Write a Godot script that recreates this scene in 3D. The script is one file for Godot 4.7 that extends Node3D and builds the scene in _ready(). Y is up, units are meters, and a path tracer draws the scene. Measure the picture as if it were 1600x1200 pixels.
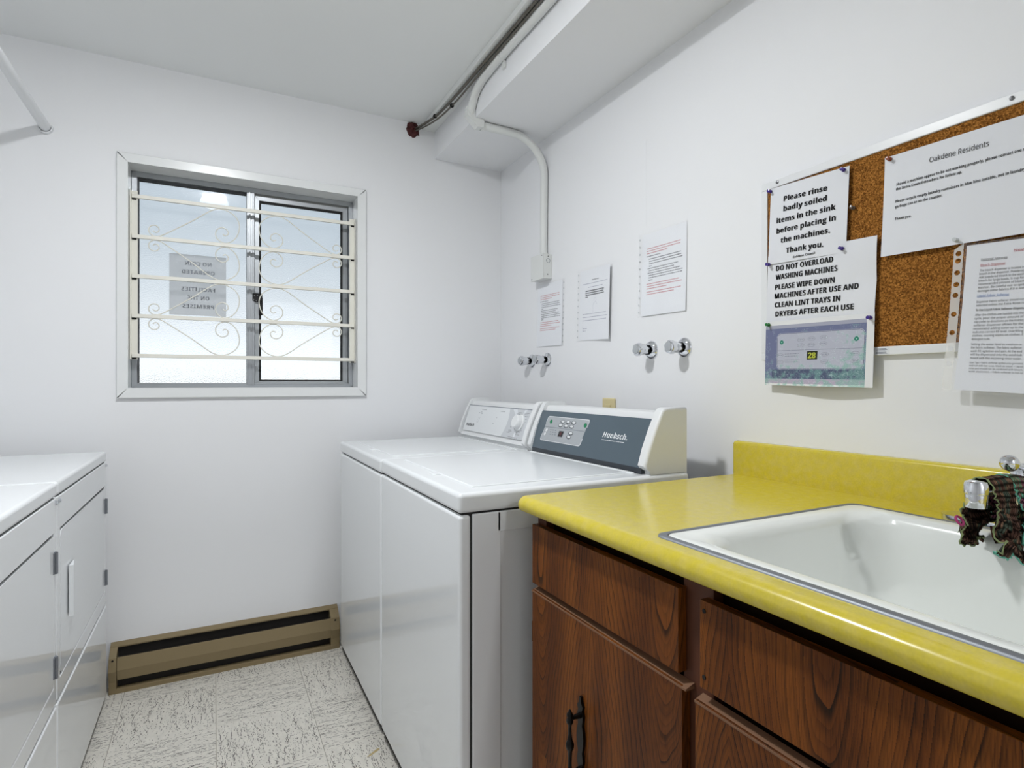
extends Node3D
# Laundry room. World: camera stands over x = 0, z = 0; right wall at x = XR, back wall at z = ZB, floor y = 0.
const XR := 1.313
const XL := -1.16
const ZB := -2.645
const ZF := 1.1
const YC := 2.41

var M := {}
var used := {}
var rng := RandomNumberGenerator.new()


# ------------------------------------------------------------------ mesh builder
class MB:
	var v := PackedVector3Array()
	var n := PackedVector3Array()
	var uv := PackedVector2Array()
	var xf := Transform3D.IDENTITY

	func tri(a: Vector3, b: Vector3, c: Vector3, na: Vector3, nb: Vector3, nc: Vector3, ua := Vector2.ZERO, ub := Vector2.ZERO, uc := Vector2.ZERO) -> void:
		var g := (b - a).cross(c - a)
		if g.length_squared() < 1e-20:
			return
		if g.dot(na + nb + nc) > 0.0:
			var t := b; b = c; c = t
			t = nb; nb = nc; nc = t
			var s := ub; ub = uc; uc = s
		v.append(xf * a); v.append(xf * b); v.append(xf * c)
		n.append((xf.basis * na).normalized()); n.append((xf.basis * nb).normalized()); n.append((xf.basis * nc).normalized())
		uv.append(ua); uv.append(ub); uv.append(uc)

	func quad(a: Vector3, b: Vector3, c: Vector3, d: Vector3, nn: Vector3, u := [Vector2(0, 0), Vector2(1, 0), Vector2(1, 1), Vector2(0, 1)]) -> void:
		tri(a, b, c, nn, nn, nn, u[0], u[1], u[2])
		tri(a, c, d, nn, nn, nn, u[0], u[2], u[3])

	func rbox(c: Vector3, s: Vector3, r := 0.0, seg := 2) -> void:
		var h := s * 0.5
		r = minf(r, minf(h.x, minf(h.y, h.z)) * 0.999)
		var ax := []
		for k in 3:
			var l := []
			if r <= 0.0:
				l = [-h[k], h[k]]
			else:
				for i in range(seg, -1, -1):
					l.append(-(h[k] - r) - r * tan(PI / 4 * i / seg))
				for i in range(0, seg + 1):
					l.append((h[k] - r) + r * tan(PI / 4 * i / seg))
			ax.append(l)
		for a in 3:
			var b := (a + 1) % 3
			var d := (a + 2) % 3
			for sg in [-1.0, 1.0]:
				var P := []
				var N := []
				for i in ax[b].size():
					var pr := []
					var nr := []
					for j in ax[d].size():
						var p := Vector3.ZERO
						p[a] = sg * h[a]
						p[b] = ax[b][i]
						p[d] = ax[d][j]
						var nn := Vector3.ZERO
						nn[a] = sg
						if r > 0.0:
							var e := h - Vector3(r, r, r)
							var inner := p.clamp(-e, e)
							nn = (p - inner).normalized()
							p = inner + nn * r
						pr.append(p + c)
						nr.append(nn)
					P.append(pr)
					N.append(nr)
				for i in ax[b].size() - 1:
					for j in ax[d].size() - 1:
						var q := [P[i][j], P[i + 1][j], P[i + 1][j + 1], P[i][j + 1]]
						var m := [N[i][j], N[i + 1][j], N[i + 1][j + 1], N[i][j + 1]]
						var u := []
						for k in 4:
							u.append(Vector2(q[k].z, -q[k].y) if a == 0 else Vector2(q[k].x, q[k].z) if a == 1 else Vector2(q[k].x, -q[k].y))
						tri(q[0], q[1], q[2], m[0], m[1], m[2], u[0], u[1], u[2])
						tri(q[0], q[2], q[3], m[0], m[2], m[3], u[0], u[2], u[3])

	# box between two corners
	func bx(a: Vector3, b: Vector3, r := 0.0, seg := 2) -> void:
		rbox((a + b) * 0.5, (b - a).abs(), r, seg)

	# polygon in (p, q) extruded along the third axis; o, ep, eq, ed give the frame
	func prism(pts: Array, o: Vector3, ep: Vector3, eq: Vector3, ed: Vector3, length: float, crease := 30.0, caps := true) -> void:
		var cnt := pts.size()
		var area := 0.0
		for i in cnt:
			var a: Vector2 = pts[i]
			var b: Vector2 = pts[(i + 1) % cnt]
			area += a.cross(b)
		var sg := 1.0 if area > 0.0 else -1.0
		var sn := []
		for i in cnt:
			var a: Vector2 = pts[i]
			var b: Vector2 = pts[(i + 1) % cnt]
			var t := (b - a).normalized()
			sn.append(Vector2(t.y, -t.x) * sg)
		var lim := cos(deg_to_rad(crease))
		var run := 0.0
		for i in cnt:
			var a: Vector2 = pts[i]
			var b: Vector2 = pts[(i + 1) % cnt]
			var n0: Vector2 = sn[i]
			var n1: Vector2 = sn[i]
			var pv: Vector2 = sn[(i + cnt - 1) % cnt]
			var nx: Vector2 = sn[(i + 1) % cnt]
			if pv.dot(sn[i]) > lim:
				n0 = (pv + sn[i]).normalized()
			if nx.dot(sn[i]) > lim:
				n1 = (nx + sn[i]).normalized()
			var A := o + ep * a.x + eq * a.y
			var B := o + ep * b.x + eq * b.y
			var N0 := ep * n0.x + eq * n0.y
			var N1 := ep * n1.x + eq * n1.y
			var l := (b - a).length()
			tri(A, B, B + ed * length, N0, N1, N1, Vector2(0, run), Vector2(0, run + l), Vector2(length, run + l))
			tri(A, B + ed * length, A + ed * length, N0, N1, N0, Vector2(0, run), Vector2(length, run + l), Vector2(length, run))
			run += l
		if caps:
			var poly := PackedVector2Array(pts)
			var idx := Geometry2D.triangulate_polygon(poly)
			for k in range(0, idx.size(), 3):
				for e in [0.0, 1.0]:
					var q := []
					for m in 3:
						var p: Vector2 = poly[idx[k + m]]
						q.append(o + ep * p.x + eq * p.y + ed * length * e)
					var nn := ed * (1.0 if e > 0.5 else -1.0)
					tri(q[0], q[1], q[2], nn, nn, nn, poly[idx[k]], poly[idx[k + 1]], poly[idx[k + 2]])

	# profile of (radius, height) turned about the local y axis of t
	func lathe(pr: Array, seg: int, t: Transform3D, crease := 40.0, lobes := 0, depth := 0.0) -> void:
		var sn := []
		for i in pr.size() - 1:
			var d: Vector2 = (pr[i + 1] - pr[i]).normalized()
			sn.append(Vector2(d.y, -d.x))
		var lim := cos(deg_to_rad(crease))
		for i in pr.size() - 1:
			var n0: Vector2 = sn[i]
			var n1: Vector2 = sn[i]
			if i > 0 and sn[i - 1].dot(sn[i]) > lim:
				n0 = (sn[i - 1] + sn[i]).normalized()
			if i < sn.size() - 1 and sn[i + 1].dot(sn[i]) > lim:
				n1 = (sn[i + 1] + sn[i]).normalized()
			for k in seg:
				var a0 := TAU * k / seg
				var a1 := TAU * (k + 1) / seg
				var f0 := 1.0 - depth * (0.5 - 0.5 * cos(a0 * lobes)) if lobes > 0 else 1.0
				var f1 := 1.0 - depth * (0.5 - 0.5 * cos(a1 * lobes)) if lobes > 0 else 1.0
				var d0 := Vector3(cos(a0), 0, sin(a0))
				var d1 := Vector3(cos(a1), 0, sin(a1))
				var A: Vector3 = t * (d0 * pr[i].x * f0 + Vector3(0, pr[i].y, 0))
				var B: Vector3 = t * (d1 * pr[i].x * f1 + Vector3(0, pr[i].y, 0))
				var C: Vector3 = t * (d1 * pr[i + 1].x * f1 + Vector3(0, pr[i + 1].y, 0))
				var D: Vector3 = t * (d0 * pr[i + 1].x * f0 + Vector3(0, pr[i + 1].y, 0))
				var nA: Vector3 = t.basis * (d0 * n0.x + Vector3(0, n0.y, 0))
				var nB: Vector3 = t.basis * (d1 * n0.x + Vector3(0, n0.y, 0))
				var nC: Vector3 = t.basis * (d1 * n1.x + Vector3(0, n1.y, 0))
				var nD: Vector3 = t.basis * (d0 * n1.x + Vector3(0, n1.y, 0))
				tri(A, B, C, nA, nB, nC)
				tri(A, C, D, nA, nC, nD)

	func tube(pts: Array, rad, seg := 12, caps := true) -> void:
		var cnt := pts.size()
		var up := Vector3.UP
		var rings := []
		var dirs := []
		for i in cnt:
			var d: Vector3 = (pts[mini(i + 1, cnt - 1)] - pts[maxi(i - 1, 0)]).normalized()
			dirs.append(d)
			if i == 0:
				up = Vector3.UP if absf(d.y) < 0.9 else Vector3.RIGHT
			up = (up - d * up.dot(d)).normalized()
			var side := d.cross(up)
			var r: float = rad[i] if rad is Array else rad
			var ring := []
			for k in seg + 1:
				var a := TAU * k / seg
				var nn := up * cos(a) + side * sin(a)
				ring.append([pts[i] + nn * r, nn])
			rings.append(ring)
		for i in cnt - 1:
			for k in seg:
				var a = rings[i][k]; var b = rings[i][k + 1]; var c = rings[i + 1][k + 1]; var d = rings[i + 1][k]
				tri(a[0], b[0], c[0], a[1], b[1], c[1])
				tri(a[0], c[0], d[0], a[1], c[1], d[1])
		if caps:
			for k in seg:
				tri(pts[0], rings[0][k][0], rings[0][k + 1][0], -dirs[0], -dirs[0], -dirs[0])
				tri(pts[cnt - 1], rings[cnt - 1][k][0], rings[cnt - 1][k + 1][0], dirs[cnt - 1], dirs[cnt - 1], dirs[cnt - 1])

	# grid of points (rows of equal length), smooth normals; sgn turns them to the other side; wrap closes each row
	func grid(P: Array, sgn := 1.0, wrap := false) -> void:
		var R := P.size()
		var K: int = P[0].size()
		var N := []
		for i in R:
			var row := []
			for j in K:
				var j0 := (j + K - 1) % K if wrap else maxi(j - 1, 0)
				var j1 := (j + 1) % K if wrap else mini(j + 1, K - 1)
				var du: Vector3 = P[i][j1] - P[i][j0]
				var dv: Vector3 = P[mini(i + 1, R - 1)][j] - P[maxi(i - 1, 0)][j]
				row.append(du.cross(dv).normalized() * sgn)
			N.append(row)
		for i in R - 1:
			for j in (K if wrap else K - 1):
				var k := (j + 1) % K
				var ua := Vector2(float(j) / (K - 1), float(i) / (R - 1))
				var ub := Vector2(float(j + 1) / (K - 1), float(i) / (R - 1))
				var uc := Vector2(float(j + 1) / (K - 1), float(i + 1) / (R - 1))
				var ud := Vector2(float(j) / (K - 1), float(i + 1) / (R - 1))
				tri(P[i][j], P[i][k], P[i + 1][k], N[i][j], N[i][k], N[i + 1][k], ua, ub, uc)
				tri(P[i][j], P[i + 1][k], P[i + 1][j], N[i][j], N[i + 1][k], N[i + 1][j], ua, uc, ud)

	# flat lettering: f is the frame (x along the line, y up, z out), its origin the left end or the middle of the line
	func text(s: String, font: Font, em: float, f: Transform3D, width := 0.0, centred := false, slant := 0.0) -> void:
		var t := TextMesh.new()
		t.font = font
		t.text = s
		t.font_size = 48
		t.pixel_size = 1.0
		t.depth = 0.0
		t.curve_step = 2.0
		var box := t.get_aabb()
		var sy := em / 48.0
		var sx := width / box.size.x if width > 0.0 else sy
		var a := t.surface_get_arrays(0)
		var vv: PackedVector3Array = a[Mesh.ARRAY_VERTEX]
		var ix: PackedInt32Array = a[Mesh.ARRAY_INDEX] if a[Mesh.ARRAY_INDEX] != null else PackedInt32Array(range(vv.size()))
		var x0 := box.position.x + (box.size.x * 0.5 if centred else 0.0)
		for k in range(0, ix.size(), 3):
			var q := []
			for m in 3:
				var p := vv[ix[k + m]]
				q.append(f * Vector3((p.x - x0) * sx + p.y * sy * slant, p.y * sy, 0))
			tri(q[0], q[1], q[2], f.basis.z, f.basis.z, f.basis.z)

	func mesh() -> ArrayMesh:
		var a := []
		a.resize(Mesh.ARRAY_MAX)
		a[Mesh.ARRAY_VERTEX] = v
		a[Mesh.ARRAY_NORMAL] = n
		a[Mesh.ARRAY_TEX_UV] = uv
		var m := ArrayMesh.new()
		m.add_surface_from_arrays(Mesh.PRIMITIVE_TRIANGLES, a)
		return m


# ------------------------------------------------------------------ scene helpers
func numbered(called: String) -> String:
	if not used.has(called):
		used[called] = 0
		return called
	used[called] += 1
	return "%s_%03d" % [called, used[called]]


func thing(called: String, label: String, category: String, at := Vector3.ZERO, group := "") -> Node3D:
	var o := Node3D.new()
	o.name = numbered(called)
	add_child(o)
	o.position = at
	o.set_meta("label", label)
	o.set_meta("category", category)
	if group != "":
		o.set_meta("group", group)
	return o


func structure(called: String, label: String, category: String, at := Vector3.ZERO) -> Node3D:
	var o := thing(called, label, category, at)
	o.set_meta("kind", "structure")
	return o


# a builder that takes world coordinates and writes them in the frame of a top-level node
func mb(o: Node3D) -> MB:
	var b := MB.new()
	b.xf = o.transform.affine_inverse()
	return b


func part(b: MB, called: String, m: Material, parent: Node3D, label := "") -> MeshInstance3D:
	var o := MeshInstance3D.new()
	o.name = called
	o.mesh = b.mesh()
	o.material_override = m
	parent.add_child(o, true)
	if label != "":
		o.set_meta("label", label)
	return o


func mat(called: String, c: Color, rough := 0.6, metal := 0.0, spec := 0.5) -> StandardMaterial3D:
	var m := StandardMaterial3D.new()
	m.resource_name = called
	m.albedo_color = c
	m.roughness = rough
	m.metallic = metal
	m.metallic_specular = spec
	M[called] = m
	return m


func c8(r: float, g: float, b: float) -> Color:
	return Color(r / 255.0, g / 255.0, b / 255.0)


func wall_frame(z: float, y: float, off: float, deg := 0.0) -> Transform3D:
	# a frame on the right wall: x runs towards the room's front, y up, z out of the wall
	var b := Basis(Vector3(0, 0, 1), Vector3(0, 1, 0), Vector3(-1, 0, 0))
	return Transform3D(b * Basis(Vector3(0, 0, 1), deg_to_rad(deg)), Vector3(XR - off, y, z))


func arc(c: Vector2, r: float, a0: float, a1: float, k: int) -> Array:
	var l := []
	for i in k + 1:
		var a := deg_to_rad(lerpf(a0, a1, float(i) / k))
		l.append(c + Vector2(cos(a), sin(a)) * r)
	return l


func spline(pts: Array, per := 8) -> Array:
	var l := []
	for i in pts.size() - 1:
		var a = pts[maxi(i - 1, 0)]; var b = pts[i]; var c = pts[i + 1]; var d = pts[mini(i + 2, pts.size() - 1)]
		for k in per:
			var t := float(k) / per
			l.append(b.cubic_interpolate(c, a, d, t))
	l.append(pts[pts.size() - 1])
	return l


func noise(seed_: int, freq: float, kind := FastNoiseLite.TYPE_SIMPLEX_SMOOTH, octaves := 1) -> FastNoiseLite:
	var f := FastNoiseLite.new()
	f.seed = seed_
	f.noise_type = kind
	f.frequency = freq
	f.fractal_type = FastNoiseLite.FRACTAL_FBM if octaves > 1 else FastNoiseLite.FRACTAL_NONE
	f.fractal_octaves = octaves
	return f


func tex(im: Image) -> ImageTexture:
	return ImageTexture.create_from_image(im)


# ------------------------------------------------------------------ procedural pictures
func wood_image() -> Image:
	# brown stained flat-sawn veneer, 0.90 m wide (z -1.15 .. -0.25) and 0.55 m high
	var w := 1440
	var h := 800
	var im := Image.create(w, h, false, Image.FORMAT_RGB8)
	var n1 := noise(3, 1.0)
	var n2 := noise(9, 1.0)
	var n3 := noise(17, 1.0)
	var cs := [-1.085, -0.705, -0.43]
	for i in w:
		var z := -1.15 + 0.9 * i / w
		var d := 9.0
		for c in cs:
			d = minf(d, absf(z - c))
		for j in h:
			var y := 0.9 - 0.55 * j / h
			var wz := n1.get_noise_2d(z * 9.0, y * 3.0) * 0.010 + n1.get_noise_2d(z * 30.0 + 50.0, y * 9.0) * 0.0022
			var dd := maxf(d + wz, 0.0)
			var hh := -sqrt(dd * dd + 0.0004) * 1.15
			var k := (hh + y * 0.16 + n2.get_noise_2d(z * 3.0, y * 2.0) * 0.02) / 0.0115
			var t := k - floorf(k)
			var line := pow(t, 4.0) * (0.55 + 0.45 * n2.get_noise_2d(k * 3.0, 3.0))
			var t2 := k * 3.0 - floorf(k * 3.0)
			line += 0.22 * pow(t2, 3.0)
			var pore := n3.get_noise_2d(z * 900.0, y * 22.0)
			var broad := n2.get_noise_2d(z * 14.0, y * 1.6)
			var s := clampf(1.0 - 0.66 * line - 0.30 * maxf(pore, 0.0) + 0.18 * broad, 0.12, 1.25)
			im.set_pixel(i, j, Color(0.475 * s, 0.268 * s * (0.98 + 0.04 * broad), 0.095 * s))
	return im


func tile_image(seed_: int) -> Image:
	# off-white vinyl tile with dark flecks strung along one direction
	var s := 512
	var im := Image.create(s, s, false, Image.FORMAT_RGB8)
	var r := RandomNumberGenerator.new()
	r.seed = seed_
	var nn := noise(seed_, 0.012, FastNoiseLite.TYPE_SIMPLEX_SMOOTH, 3)
	for i in s:
		for j in s:
			var k := 1.0 + 0.045 * nn.get_noise_2d(i * 1.6, j * 0.8)
			im.set_pixel(i, j, Color(0.865 * k, 0.85 * k, 0.815 * k))
	var dark := Color(0.13, 0.12, 0.11)
	for q in 100:
		var x := r.randf() * s
		var y := r.randf() * s
		var l := r.randi_range(60, 260)
		var on := true
		var wd := 2
		for k in l:
			if r.randf() < 0.14:
				on = r.randf() < 0.62
				wd = r.randi_range(1, 3)
				x += r.randf_range(-4.5, 4.5)
			x += r.randf_range(-0.7, 0.7)
			y += 1.0
			if on and y < s and x >= 1 and x < s - 4:
				var c := dark.lerp(Color(0.42, 0.38, 0.34), r.randf() * 0.45)
				for t in wd:
					im.set_pixel(int(x) + t, int(y), c)
	for q in 760:
		var x := r.randi_range(1, s - 6)
		var y := r.randi_range(1, s - 16)
		var l := r.randi_range(2, 12)
		var c := dark.lerp(Color(0.50, 0.47, 0.44), r.randf())
		for k in l:
			for t in (3 if l > 7 else 2):
				im.set_pixel(x + t + (1 if r.randf() < 0.3 else 0), y + k, c)
	return im


func cork_image() -> Image:
	var s := 512
	var im := Image.create(s, s, false, Image.FORMAT_RGB8)
	var a := noise(5, 0.11, FastNoiseLite.TYPE_CELLULAR)
	a.cellular_return_type = FastNoiseLite.RETURN_CELL_VALUE
	var b := noise(6, 0.05)
	var c := noise(8, 0.28)
	for i in s:
		for j in s:
			var t := 0.5 + 0.40 * a.get_noise_2d(i, j) + 0.18 * c.get_noise_2d(i, j) + 0.10 * b.get_noise_2d(i, j)
			t = clampf(t, 0.0, 1.0)
			im.set_pixel(i, j, Color(0.33, 0.195, 0.07).lerp(Color(0.76, 0.525, 0.25), t))
	return im


func laminate_image() -> Image:
	var s := 512
	var im := Image.create(s, s, false, Image.FORMAT_RGB8)
	var a := noise(21, 0.02, FastNoiseLite.TYPE_SIMPLEX_SMOOTH, 4)
	var b := noise(22, 0.11)
	for i in s:
		for j in s:
			var t := 1.0 + 0.032 * a.get_noise_2d(i, j) + 0.025 * b.get_noise_2d(i, j)
			im.set_pixel(i, j, Color(0.825 * t, 0.755 * t, 0.27 * t * (1.0 + 0.4 * a.get_noise_2d(j, i))))
	return im


func knit_image(seed_: int, cols: Array) -> Image:
	# garter stitch: rows of small loops in mixed yarn
	var s := 256
	var im := Image.create(s, s, false, Image.FORMAT_RGB8)
	var b := noise(seed_, 0.022)
	var sp := noise(seed_ + 1, 0.35)
	for i in s:
		for j in s:
			var row := floorf(j / 9.0)
			var x := fposmod(i + 4.0 * fposmod(row, 2.0), 9.0) / 9.0 - 0.5
			var y := fposmod(j, 9.0) / 9.0 - 0.5
			var loop := clampf(1.25 - 4.2 * (x * x + y * y * 1.4), 0.0, 1.0)
			var t := clampf(0.5 + 0.75 * b.get_noise_2d(i, row * 9.0), 0.0, 0.999) * cols.size()
			var c: Color = cols[int(t)]
			c = c * (0.35 + 0.65 * loop) * (0.9 + 0.25 * sp.get_noise_2d(i, j))
			im.set_pixel(i, j, c)
	return im


func dash_line(im: Image, x0: int, x1: int, y: int, th: int, c: Color, r: RandomNumberGenerator) -> void:
	# one line of print too small to read
	var x := x0
	while x < x1:
		var l := r.randi_range(4, 16)
		var e := mini(x + l, x1)
		for i in range(x, e):
			var k := r.randf_range(0.15, 0.75)
			for t in th:
				var o := im.get_pixel(i, y + t)
				im.set_pixel(i, y + t, o.lerp(c, k))
		x = e + 2


func notice_image(kind: int) -> Image:
	# typed notice, letter size at 3 px per mm/2
	var w := 324
	var h := 420
	var r := RandomNumberGenerator.new()
	r.seed = 40 + kind
	var im := Image.create(w, h, false, Image.FORMAT_RGB8)
	im.fill(Color(0.945, 0.95, 0.965))
	var red := Color(0.66, 0.20, 0.22)
	var ink := Color(0.10, 0.10, 0.13)
	if kind == 0:
		var rows := [[75, 38, 285, 0], [87, 38, 280, 0], [99, 38, 190, 0], [114, 38, 140, 1], [129, 52, 285, 1], [141, 56, 288, 1], [153, 56, 296, 1], [165, 56, 78, 1], [177, 46, 268, 1], [189, 54, 240, 1], [201, 46, 282, 1], [213, 54, 298, 1], [225, 54, 296, 1], [237, 54, 84, 1], [256, 40, 276, 0], [268, 40, 296, 0], [280, 40, 190, 0], [297, 40, 290, 0], [309, 40, 240, 0]]
		for q in rows:
			dash_line(im, q[1], q[2], q[0], 5, red if q[3] == 0 else ink, r)
	else:
		var blue := Color(0.38, 0.38, 0.50)
		dash_line(im, 130, 205, 62, 6, ink, r)
		for q in [[82, 36, 300], [104, 88, 248]]:
			dash_line(im, q[1], q[2], q[0], 4, blue, r)
		for q in [[124, 62, 262], [136, 62, 258], [148, 62, 262], [160, 62, 86]]:
			dash_line(im, q[1], q[2], q[0], 7, ink, r)
			dash_line(im, q[1], q[2], q[0], 6, ink, r)
		# a small line drawing of a figure in the middle
		for k in 60:
			var x := 150 + k * 0.7
			im.set_pixel(int(x), int(215 - 20 * sin(k * 0.052)), Color(0.6, 0.6, 0.68))
			im.set_pixel(int(148 + 3 * sin(k * 0.2)), 200 + k, Color(0.66, 0.66, 0.73))
			im.set_pixel(int(150 + k * 0.55), int(180 + 8 * cos(k * 0.1)), Color(0.7, 0.7, 0.76))
		for q in [[262, 36, 290], [281, 36, 305], [300, 36, 292]]:
			dash_line(im, q[1], q[2], q[0], 4, blue, r)
		for q in [[336, 36, 44], [348, 36, 84], [362, 36, 70]]:
			dash_line(im, q[1], q[2], q[0], 4, blue, r)
	return im


func in_round_rect(x: float, y: float, a: float, b: float, c: float, d: float, r: float) -> float:
	# signed distance to a rounded rectangle
	var cx := (a + c) * 0.5
	var cy := (b + d) * 0.5
	var qx := absf(x - cx) - (c - a) * 0.5 + r
	var qy := absf(y - cy) - (d - b) * 0.5 + r
	return Vector2(maxf(qx, 0), maxf(qy, 0)).length() + minf(maxf(qx, qy), 0) - r


func panel_print_image() -> Image:
	# colour print of a washer control panel, run by damp; 280 x 168 mm
	var w := 560
	var h := 336
	var im := Image.create(w, h, false, Image.FORMAT_RGB8)
	var a := noise(31, 0.02, FastNoiseLite.TYPE_SIMPLEX_SMOOTH, 4)
	var b := noise(32, 0.055, FastNoiseLite.TYPE_SIMPLEX_SMOOTH, 2)
	var r := RandomNumberGenerator.new()
	r.seed = 77
	for i in w:
		for j in h:
			var c := Color(0.91, 0.915, 0.925)
			if i < 526:
				if j > 22 and j <= 40:
					c = Color(0.66, 0.67, 0.74)
				elif j > 40 and j <= 300:
					c = Color(0.44, 0.47, 0.60)
				elif j > 300 and j < 326:
					c = Color(0.72, 0.68, 0.76)
				var sd := in_round_rect(i, j, 70, 68, 518, 250, 24)
				if sd < 0.0:
					c = Color(0.72, 0.73, 0.79)
					if j > 154 and j < 157:
						c = Color(0.50, 0.52, 0.60)
				elif sd < 3.0:
					c = Color(0.84, 0.84, 0.90)
				if absf(sd) < 1.2:
					c = Color(0.40, 0.42, 0.52)
				if j > 252 and j < 300 and i > 40:
					c = Color(0.31, 0.35, 0.46)
				# damp runs
				var st := a.get_noise_2d(i, j) + 0.7 * smoothstep(120.0, 330.0, float(j)) + 0.5 * smoothstep(300.0, 520.0, float(i)) - 0.55
				if j > 44:
					if st > 0.0:
						c = c.lerp(Color(0.50, 0.72, 0.66), clampf(st * 1.3, 0.0, 0.55))
					var ed := absf(b.get_noise_2d(i, j * 1.3))
					if ed < 0.05 and st > -0.30:
						c = c.lerp(Color(0.86, 0.92, 0.92), 0.55)
			im.set_pixel(i, j, c)
	for g in [Vector2(96, 112), Vector2(482, 112)]:
		for i in range(-11, 12):
			for j in range(-11, 12):
				if i * i + j * j < 112:
					im.set_pixel(int(g.x) + i, int(g.y) + j, Color(0.10, 0.50, 0.40) if i * i + j * j > 16 else Color(0.62, 0.78, 0.74))
	# buttons in outline and their captions
	for g in [Vector2(205, 105), Vector2(262, 102), Vector2(325, 98), Vector2(205, 132), Vector2(262, 132), Vector2(325, 128), Vector2(335, 180), Vector2(335, 215), Vector2(90, 180), Vector2(90, 215), Vector2(480, 180), Vector2(480, 215)]:
		for k in 90:
			var t := TAU * k / 90
			im.set_pixel(int(g.x + cos(t) * 19), int(g.y + sin(t) * 9), Color(0.42, 0.43, 0.50))
		dash_line(im, int(g.x) - 14, int(g.x) + 14, int(g.y) - 2, 3, Color(0.35, 0.36, 0.45), r)
	for q in [[172, 116, 195], [183, 116, 190], [204, 116, 205], [214, 116, 200]]:
		dash_line(im, q[1], q[2], q[0], 3, Color(0.36, 0.38, 0.46), r)
	for i in range(242, 298):
		for j in range(163, 205):
			im.set_pixel(i, j, Color(0.13, 0.15, 0.07))
	return im


func washer_print_image() -> Image:
	# printed front of a white washer console: 620 x 122 mm
	var w := 1240
	var h := 244
	var im := Image.create(w, h, false, Image.FORMAT_RGB8)
	im.fill(Color(0.90, 0.91, 0.92))
	var r := RandomNumberGenerator.new()
	r.seed = 5
	var kc := Vector2(1062, 118)
	for i in range(780, w):
		for j in h:
			var d := Vector2(i, j) - kc
			var edge := 815.0 + (j - 200.0) * -0.16 + 40.0 * sin(j * 0.012)
			if i > edge:
				im.set_pixel(i, j, Color(0.80, 0.815, 0.83))
			var an := rad_to_deg(d.angle())
			if d.length() > 60 and d.length() < 260 and i > edge and (absf(an + 135) < 9 or absf(an - 100) < 8 or absf(an + 62) < 7):
				im.set_pixel(i, j, Color(0.89, 0.90, 0.915))
	var ink := Color(0.20, 0.20, 0.23)
	for q in [[28, 300, 400], [30, 690, 770], [26, 1010, 1070], [38, 985, 1085], [26, 1110, 1190], [38, 1105, 1180], [52, 1120, 1190], [74, 1150, 1170], [100, 1150, 1172], [196, 905, 960], [176, 925, 975], [186, 930, 985], [150, 940, 962], [168, 1095, 1150], [180, 1085, 1130], [192, 1070, 1085], [206, 1060, 1130], [232, 950, 1110]]:
		dash_line(im, q[1], q[2], q[0], 5, ink, r)
	for q in [[60, 262, 282], [52, 300, 320], [66, 316, 336], [88, 636, 650], [140, 600, 616]]:
		dash_line(im, q[1], q[2], q[0], 7, Color(0.35, 0.36, 0.40), r)
	# outline of a slide switch
	for k in 46:
		im.set_pixel(262 + k / 3, 150 - k, Color(0.45, 0.46, 0.5))
		im.set_pixel(292 + k / 3, 150 - k, Color(0.35, 0.36, 0.4))
		im.set_pixel(293 + k / 3, 150 - k, Color(0.35, 0.36, 0.4))
	for k in 30:
		im.set_pixel(262 + k, 150 + int(6 * sin(k * 0.104)), Color(0.35, 0.36, 0.4))
	return im


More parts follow.
